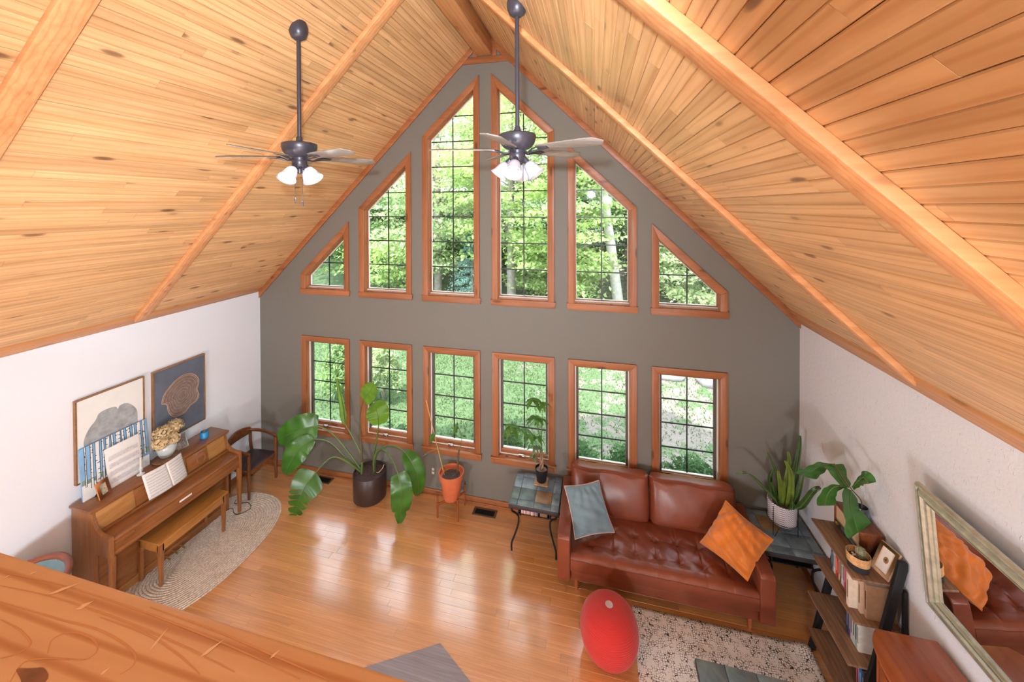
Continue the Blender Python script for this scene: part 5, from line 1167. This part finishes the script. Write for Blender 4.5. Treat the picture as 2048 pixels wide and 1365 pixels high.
# books
def book(x0, y, w, d, h, z, c, label, group, tilt=0):
    t = thing('book', (x0+d/2, y-w/2, z), label, 'book', group)
    m = mat('book_cover', c, .5, var=.1, vscale=30, rand=7)
    mb = MB(); mb.box(x0, x0+d, y-w, y-w+.002, z, z+h); mb.box(x0, x0+d, y-.002, y, z, z+h); mb.box(x0, x0+.002, y-w+.002, y-.002, z, z+h); mb.build('cover', m, t, smooth=0)
    B(x0+.0025, x0+d-.004, y-w+.0025, y-.0025, z+.003, z+h-.004).build('pages', M['paper'], t, smooth=0)
    lc = tuple(min(255, q+70) if sum(c) < 380 else max(0, q-90) for q in c)
    B(x0-.0006, x0, y-w*.72, y-w*.28, z+h*.25, z+h*.78).build('spine_lettering', mat('spine_lettering', lc, .6), t, smooth=0)
sets = {0: [], 1: [(.022, .15, (44, 52, 84), 'navy blue'), (.018, .14, (150, 170, 186), 'pale blue'), (.02, .16, (216, 214, 206), 'cream'), (.024, .15, (190, 64, 56), 'red'), (.016, .14, (160, 42, 40), 'dark red'), (.02, .16, (206, 176, 140), 'tan'), (.018, .17, (90, 60, 70), 'plum'), (.02, .16, (226, 224, 220), 'white'), (.016, .17, (188, 196, 212), 'ice blue'), (.022, .18, (206, 60, 96), 'pink'), (.02, .17, (110, 70, 52), 'brown'), (.024, .2, (96, 62, 50), 'dark brown'), (.024, .21, (222, 214, 200), 'ivory'), (.034, .22, (214, 84, 44), 'orange'), (.022, .23, (150, 156, 160), 'grey')],
        2: [(.03, .22, (40, 44, 72), 'dark navy'), (.026, .21, (58, 66, 100), 'indigo'), (.022, .2, (196, 170, 170), 'rose'), (.03, .22, (180, 196, 196), 'pale teal'), (.026, .22, (150, 168, 166), 'sage'), (.02, .2, (214, 210, 204), 'off-white')],
        3: [(.03, .2, (196, 120, 130), 'dusty pink'), (.032, .21, (40, 110, 186), 'bright blue'), (.026, .2, (70, 70, 80), 'charcoal')]}
hd = {1: .29, 2: .29, 3: .29}; tier = {1: 'second', 2: 'third', 3: 'lowest'}
for s_, y_start in ((1, -1.115), (2, -1.33), (3, -1.465)):
    y = y_start; z = SH[s_][0]
    for w, h, c, nm in sets[s_]:
        book(3.565, y, w, .14, h+.05, z+.0005, c, '%s book on the %s board of the ladder shelf' % (nm, tier[s_]), 'books on the ladder shelf'); y -= w+.0015
# big plain board-backed books leaning at the right end of the second board
book(3.50, -1.452, .03, .24, .275, .9125, (222, 206, 186), 'tall cream cookbook facing out at the right end of the second board', 'books on the ladder shelf')
book(3.56, -1.49, .03, .22, .29, .9125, (196, 170, 146), 'tall beige clothbound book behind the cream cookbook', 'books on the ladder shelf')
book(3.58, -1.53, .028, .2, .275, .9125, (172, 140, 110), 'tall tan book at the far end of the second board', 'books on the ladder shelf')

# ================================================================== MIRROR, CHEST
M['silver'] = mat('aged_silver_gilt', (190, 190, 170), .35, metal=.45, var=.22, vscale=18)
def mirror_mat():
    m, nt, bs = newmat('mirror_silver'); bs.inputs['Base Color'].default_value = (.86, .88, .90, 1); bs.inputs['Metallic'].default_value = 1; bs.inputs['Roughness'].default_value = .01; return m
mr_ = thing('wall_mirror', (3.78, -2.4, 1.39), 'large mirror in a ribbed silver-gilt frame leaning off the plaster wall', 'mirror')
zb_, zt_ = 1.385, 2.24; xb_, xt_ = 3.795, 3.722; ya_, yb2 = -1.845, -3.15
def mf(v, l, d):   # v: up 0..1, l: along from far end, d: out of the wall
    return (xb_+(xt_-xb_)*v-d*.99, ya_+(yb2-ya_)*l, zb_+(zt_-zb_)*v-d*.07)
Hm = math.hypot(zt_-zb_, xt_-xb_); Lm = abs(yb2-ya_)
prof = [(0, .0), (0, .020), (.008, .034), (.016, .036), (.021, .018), (.028, .018), (.045, .042), (.062, .046), (.074, .034), (.077, .020), (.082, .020), (.088, .032), (.094, .030), (.097, .014), (.110, .012), (.110, 0)]
def corner(k, off, d):
    l0, v0 = off/Lm, off/Hm
    return mf(*[(v0, l0), (v0, 1-l0), (1-v0, 1-l0), (1-v0, l0)][k], d)
for k in range(4):
    mb = MB(); mb.grid([[corner(k, o_, d) for o_, d in prof], [corner((k+1) % 4, o_, d) for o_, d in prof]]); mb.build('frame_rail', M['silver'], mr_, smooth=28)
mb = MB(); mb.prism([corner(k, .106, .008) for k in range(4)], (.004, 0, 0)); mb.build('mirror_glass', mirror_mat(), mr_, smooth=0)
M['cherry'] = wood('cherry_chest_top', (150, 74, 36), (184, 102, 54), 'y', .3, knots=0, pvar=.02, rings=.5, across=8, along=1.5, coat=.5, rand=3)
M['cherryz'] = wood('cherry_chest_front', (140, 66, 34), (172, 90, 50), 'z', .3, knots=0, pvar=.02, rings=.4, across=20, along=2, coat=.5, rand=3)
jc = thing('jewelry_chest', (3.56, -2.25, 0), 'cherry wood chest with a bowed top below the mirror', 'chest')
def bow(y, o=0): t = (y+1.905)/(-2.62+1.905); t = min(1, max(0, t)); return 3.435-.095*math.sin(math.pi*t)**.8-.03*(math.sin(math.pi*min(1, t*6)/2))-o
def outline(o, z): ys = [-1.905+o-(.715+2*o)*k/24 for k in range(25)]; return [(bow(y)+-o, y, z) for y in ys]+[(3.79, -2.62-o, z), (3.79, -1.905+o, z)]
MB().prism(outline(.0, 1.155), (0, 0, .024)).build('top', M['cherry'], jc, bevel=.006)
MB().prism(outline(-.02, 1.135), (0, 0, .02)).build('top_molding', M['cherryz'], jc, bevel=.006)
MB().prism(outline(-.04, .06), (0, 0, 1.075)).build('body', M['cherryz'], jc, smooth=30)
for k in range(4):
    y = -1.96-k*.018; MB().tube([(bow(y)+.034, y, .12), (bow(y)+.034, y, 1.10)], .008, 8).build('reeded_column', M['cherryz'], jc)
for z0, z1 in ((.90, 1.08), (.68, .88), (.46, .66), (.24, .44)):
    ys = [-2.05-.42*k/10 for k in range(11)]; mb = MB(); mb.prism([(bow(y)+.028, y, z0) for y in ys]+[(bow(y)+.06, y, z0) for y in ys[::-1]], (0, 0, z1-z0)); dr = mb.build('drawer', M['cherry'], jc, bevel=.004)
    MB().lathe([(0, 0), (.012, 0), (.008, .01), (.014, .02), (0, .026)], (bow(-2.26)+.03, -2.26, (z0+z1)/2), 12, Matrix.Rotation(-math.pi/2, 4, 'Y')).build('knob', M['brass'], dr)
for y in (-1.96, -2.56):
    for x in (3.46, 3.74): MB().lathe([(0, 0), (.016, 0), (.024, .06), (0, .06)], (x, y, 0), 10).build('foot', M['cherryz'], jc)
# ================================================================== OUTSIDE THE WINDOWS
def gz(x, y): 
    b = -.42+.055*max(0, y-1)+.012*max(0, y-7)**1.5+.10*max(0, x-2)*min(1, max(0, y-2)/4)
    return b+.05*math.sin(x*1.3+y*.7)*min(1, y/3)
def lawn_mat():
    m, nt, bs = newmat('lawn'); bs.inputs['Roughness'].default_value = .95; v = coords(nt, (1, 1, 1))
    n = noise(nt, v, 22, 5, .7); r = ramp(nt, [(.3, lin((78, 104, 66))), (.55, lin((106, 132, 90))), (.75, lin((134, 152, 116)))]); nt.links.new(n, r.inputs[0])
    sx = N(nt, 'ShaderNodeSeparateXYZ'); nt.links.new(v, sx.inputs[0]); mr = N(nt, 'ShaderNodeMapRange'); mr.inputs['From Min'].default_value = -2.5; mr.inputs['From Max'].default_value = 3.0; mr.inputs['To Min'].default_value = -.16; mr.inputs['To Max'].default_value = .10
    nt.links.new(sx.outputs[0], mr.inputs[0]); n2 = noise(nt, v, 2.6, 6, .7); ad = N(nt, 'ShaderNodeMath', operation='ADD'); nt.links.new(n2, ad.inputs[0]); nt.links.new(mr.outputs[0], ad.inputs[1])
    pr = ramp(nt, [(.52, (0, 0, 0, 1)), (.60, (1, 1, 1, 1))]); nt.links.new(ad.outputs[0], pr.inputs[0])
    nt.links.new(mix(nt, pr.outputs[0], r.outputs[0], lin((150, 140, 132))), bs.inputs['Base Color']); bump(nt, bs, n, .8, .03); return m
mb = MB(); mb.grid([[(x, y, gz(x, y)) for x in np.linspace(-45, 35, 81)] for y in [.17, .6, 1, 1.5, 2, 2.5, 3, 3.5, 4, 4.5, 5, 5.5, 6, 7, 8, 9, 10, 12, 14, 17, 20, 24, 28, 34, 42, 55]])
lw = mb.build('lawn', lawn_mat(), None, smooth=60, label='sunlit lawn with bare patches outside the lower windows', cat='lawn', kind='structure')
def npmesh(name, verts, faces, m, parent, kind=None):
    me = bpy.data.meshes.new(name); nv, nf = len(verts), len(faces); k = faces.shape[1]; o0 = np.array(parent['_o'] if parent is not None else (0, 0, 0))
    me.vertices.add(nv); me.vertices.foreach_set('co', (verts-o0).astype(np.float32).ravel())
    me.loops.add(nf*k); me.loops.foreach_set('vertex_index', faces.astype(np.int32).ravel()); me.polygons.add(nf)
    me.polygons.foreach_set('loop_start', (np.arange(nf)*k).astype(np.int32)); me.update(); me.validate(); me.materials.append(m)
    o = bpy.data.objects.new(name, me); COL.objects.link(o); o['_o'] = [float(q) for q in o0]
    if parent is not None: o.parent = parent
    if kind: o['kind'] = kind
    return o
def leaves(centers, size, rs, up=.6, aspect=.6):
    n = len(centers); d = rs.normal(size=(n, 3)); d[:, 2] = np.abs(d[:, 2])+up; d /= np.linalg.norm(d, axis=1)[:, None]
    a = rs.normal(size=(n, 3)); a -= d*(a*d).sum(1)[:, None]; a /= np.linalg.norm(a, axis=1)[:, None]; b = np.cross(d, a); s = (size*rs.uniform(.6, 1.3, n))[:, None]
    v = np.stack([centers-a*s, centers-b*s*aspect+d*s*.15, centers+a*s, centers+b*s*aspect+d*s*.15], 1).reshape(-1, 3)
    return v, np.arange(4*n).reshape(n, 4)
LM = {k: leafmat('foliage_'+k, c, .5, .55, .2, 5, 1.2, .3) for k, c in dict(bright=(200, 222, 152), mid=(168, 196, 136), pale=(206, 222, 176), deep=(96, 126, 84), spruce=(150, 186, 180), yew=(92, 130, 80)).items()}
M['bark'] = mat('grey_bark', (150, 142, 134), .9, var=.3, vscale=9, bmp=.6, bscale=30); M['barkp'] = mat('pale_grey_bark', (196, 190, 184), .85, var=.15, vscale=8, bmp=.4, bscale=25)
def tree(name, x, y, h, rx, rz, zc_, n, size, lm, label, group, trunk_r=.14, bark=None, clusters=70, lean=(0, 0), seed=0):
    rs = np.random.RandomState(seed); z0 = gz(x, y); t = thing(name, (x, y, z0), label, 'tree', group)
    top = (x+lean[0], y+lean[1], z0+h*.9); MB().tube([(x, y, z0-.1), lerp((x, y, z0), top, .33), lerp((x, y, z0), top, .66), top], [trunk_r*1.15, trunk_r, trunk_r*.75, trunk_r*.35], 9).build('trunk', bark or M['bark'], t)
    mb = MB(); C0 = np.array((x+lean[0]*.6, y+lean[1]*.6, z0+zc_)); cl = []
    for k in range(clusters):
        d = rs.normal(size=3); d /= np.linalg.norm(d); r = rs.uniform(.45, 1.0)**.6; cl.append(C0+d*np.array((rx, rx, rz))*r)
    cl = np.array(cl)
    for k in range(0, clusters, 6):
        b = lerp((x, y, z0), top, min(.95, max(.25, (cl[k][2]-z0)/h*.8))); mb.tube([b, lerp(b, tuple(cl[k]), .5), tuple(cl[k])], [trunk_r*.3, trunk_r*.2, trunk_r*.06], 5)
    mb.build('branches', bark or M['bark'], t)
    per = n//clusters; cen = np.repeat(cl, per, 0)+rs.normal(size=(per*clusters, 3))*np.array((rx*.19, rx*.19, .085))
    v, f = leaves(cen, size, rs); npmesh('foliage', v, f, LM[lm], t, 'stuff')
    return t
T = [('maple_tree', -1.7, 9.5, 11, 2.7, 4.4, 5.6, 15000, .085, 'bright', 'bright green maple filling the tallest window left of the peak', 3), ('maple_tree', .35, 8.6, 9, 2.0, 3.7, 4.4, 15000, .08, 'bright', 'bright maple with low branches behind the right ceiling fan', 4),
     ('maple_tree', -5.2, 10.5, 10, 2.6, 3.6, 4.8, 13000, .09, 'pale', 'pale green maple behind the second upper window', 5), ('maple_tree', 2.9, 12.5, 11, 2.3, 4.2, 6.4, 12000, .09, 'mid', 'mid green tree behind the grey trunk', 6),
     ('maple_tree', -10.5, 12, 9, 2.9, 3.6, 4.2, 11000, .10, 'mid', 'mid green tree beyond the left triangular window', 7), ('shrub_tree', 5.6, 9.8, 4.2, 2.2, 1.9, 1.7, 13000, .075, 'pale', 'dense low leafy tree beyond the right triangular window', 8),
     ('shrub_tree', -.4, 11.0, 3.4, 1.9, 1.2, 1.3, 8000, .08, 'bright', 'low bright understory tree at the forest edge', 9), ('shrub_tree', -7.3, 11.2, 3.2, 2.2, 1.3, 1.4, 8000, .085, 'bright', 'low bright bush tree beyond the second upper window', 10),
     ('forest_tree', -15, 17, 15, 4.2, 6, 7.5, 9000, .17, 'deep', 'far dark tree at the left end of the forest', 11), ('forest_tree', -9, 19, 16, 4.2, 6.5, 8, 9000, .17, 'mid', 'far tree left of centre in the forest', 12), ('forest_tree', -3.5, 20, 17, 4.2, 7, 9, 9000, .17, 'pale', 'far tall pale tree behind the peak windows', 13),
     ('forest_tree', 2.0, 19, 17, 4.2, 7, 8.5, 9000, .17, 'deep', 'far dark tree right of the peak windows', 14), ('forest_tree', 7.5, 18, 15, 4.2, 6, 7.5, 9000, .17, 'mid', 'far tree at the right end of the forest', 15), ('forest_tree', -21, 22, 17, 5, 7, 8, 7000, .2, 'mid', 'farthest tree seen low in the left triangular window', 16), ('forest_tree', 13, 20, 16, 5, 7, 8, 7000, .2, 'mid', 'farthest tree beyond the right triangular window', 17),
     ('undergrowth_bush', -12, 16, 4.0, 5, 1.8, 1.6, 7000, .13, 'deep', 'dark undergrowth at the left of the forest floor', 18), ('undergrowth_bush', -3.5, 16, 4.0, 5, 1.8, 1.6, 8000, .13, 'deep', 'dark undergrowth in the middle of the forest floor', 19), ('undergrowth_bush', 5.5, 15.5, 4.0, 4.5, 1.8, 1.6, 8000, .13, 'deep', 'dark undergrowth at the right of the forest floor', 20)]
for nm, x, y, h, rx, rz, zz, n, s, lm, lab, sd in T: tree(nm, x, y, h, rx, rz, zz, n, s, lm, lab, 'trees beyond the lawn', .16 if h > 6 else .05, seed=sd, clusters=100 if n > 11000 else 60)
# slender grey trunk of the near tree
tree('grey_trunk_tree', 2.36, 9.0, 9.5, 1.9, 2.0, 6.6, 6000, .08, 'bright', 'slender pale grey tree trunk seen in the second upper window from the right', 'trees beyond the lawn', .17, M['barkp'], 50, (-1.1, 0), 21)
# blue spruce
x, y = -3.35, 9.6; z0 = gz(x, y); t = thing('blue_spruce', (x, y, z0), 'blue-green spruce low in the tallest left window', 'tree', 'trees beyond the lawn')
MB().tube([(x, y, z0), (x, y, z0+3.3)], [.08, .02], 8).build('trunk', M['bark'], t)
rs = np.random.RandomState(5); cen = []; 
for k in range(13):
    zz = z0+.25+k*.24; R0 = 1.35*(1-k/13.5)
    for q in range(int(9+R0*10)):
        a = rs.uniform(0, 6.283); L = np.linspace(.1, 1, 26); cen.append(np.stack([x+R0*L*math.cos(a), y+R0*L*math.sin(a), zz-.16*L**1.5+.0*L], 1)+rs.normal(size=(26, 3))*.03)
cen = np.concatenate(cen); v, f = leaves(cen, .05, rs, .2, .35); npmesh('foliage', v, f, LM['spruce'], t, 'stuff')
# near shrubs
def shrub(name, x, y, r, h, n, size, lm, label, group, seed):
    rs = np.random.RandomState(seed); z0 = gz(x, y); t = thing(name, (x, y, z0), label, 'shrub', group)
    mb = MB()
    for k in range(7): a = k*.9; mb.tube([(x, y, z0), (x+r*.4*math.cos(a), y+r*.4*math.sin(a), z0+h*.5), (x+r*.7*math.cos(a), y+r*.7*math.sin(a), z0+h*.85)], [.02, .014, .006], 5)
    mb.build('stems', M['bark'], t)
    d = rs.normal(size=(60, 3)); d /= np.linalg.norm(d, axis=1)[:, None]; d[:, 2] = np.abs(d[:, 2]); cl = np.array((x, y, z0+h*.25))+d*np.array((r, r, h*.75))*rs.uniform(.5, 1, (60, 1)); per = n//60
    v, f = leaves(np.repeat(cl, per, 0)+rs.normal(size=(per*60, 3))*r*.14, size, rs, .5, .3); npmesh('foliage', v, f, LM[lm], t, 'stuff')
for k, (x, y) in enumerate(((-2.0, .95), (-.95, .95), (.15, .95), (1.15, 1.0), (2.05, 1.05), (2.95, 1.0))): shrub('yew_shrub', x, y, .52, .78 if k > 1 else .62, 3600, .045, 'yew', 'dark yew shrub below the %s lower window from the left' % ordl[min(5, k)], 'yew shrubs along the house', 30+k)
shrub('juniper_shrub', -4.35, 2.9, .62, 1.55, 6000, .06, 'mid', 'tall feathery shrub beyond the first lower window', None, 40); shrub('juniper_shrub', -3.35, 2.9, .40, 1.45, 4000, .06, 'pale', 'feathery shrub with reddish tips beyond the second lower window', None, 41); shrub('low_shrub', 4.9, 6.4, .9, 1.0, 5000, .07, 'bright', 'bright bush behind the rocks outside the right lower window', None, 42); shrub('low_shrub', 3.7, 6.6, .6, .8, 3000, .07, 'mid', 'green bush left of the rocks outside the right lower window', None, 43)
M['rock'] = mat('grey_boulder', (158, 156, 160), .9, var=.25, vscale=4, bmp=.5, bscale=12)
for k, (x, y, r, lab) in enumerate(((3.25, 5.1, .30, 'pale boulder at the left of the rock row outside'), (3.95, 5.5, .36, 'whitish boulder in the middle of the rock row outside'), (4.35, 4.9, .42, 'large blue-grey boulder at the right of the rock row outside'), (4.6, 4.2, .26, 'small grey boulder in front of the rock row outside'))):
    rr = random.Random(k+50); ph = [rr.uniform(0, 6) for _ in range(4)]; rows = []; z0 = gz(x, y)
    for i in range(11):
        a = math.pi*i/10; rows.append([(x+r*1.25*math.sin(a)*math.cos(b)*(1+.14*math.sin(2*b+ph[0])+.08*math.sin(5*b+3*a+ph[1])), y+r*math.sin(a)*math.sin(b)*(1+.12*math.sin(3*b+ph[2])), z0+r*.12+r*.62*math.cos(a)*(1+.1*math.sin(2*b+ph[3]))) for b in [2*math.pi*j/18 for j in range(18)]])
    mb = MB(); mb.grid(rows[::-1], True); mb.build('boulder', M['rock'], None, smooth=50, label=lab, cat='rock', group='boulders by the lawn')
# grass blades on the near lawn
rs = np.random.RandomState(8); n = 42000; gx = rs.uniform(-8, 6, n); gy = rs.uniform(.4, 8, n); keep = rs.uniform(size=n) < np.where(gx > 1, .55, 1.0); gx, gy = gx[keep], gy[keep]; n = len(gx)
gzv = np.array([gz(a, b) for a, b in zip(gx, gy)]); an = rs.uniform(0, 6.28, n); w = .012; h = rs.uniform(.03, .07, n); b0 = np.stack([gx-np.cos(an)*w, gy-np.sin(an)*w, gzv], 1); b1 = np.stack([gx+np.cos(an)*w, gy+np.sin(an)*w, gzv], 1); tp_ = np.stack([gx+rs.normal(size=n)*.03, gy+rs.normal(size=n)*.03, gzv+h], 1)
v = np.stack([b0, b1, tp_], 1).reshape(-1, 3); npmesh('grass_blades', v, np.arange(3*n).reshape(n, 3), leafmat('grass_blade', (106, 134, 86), .4, .6, .3, 0, 3), lw, 'stuff')
for o in list(bpy.data.objects):
    if '_o' in o: del o['_o']
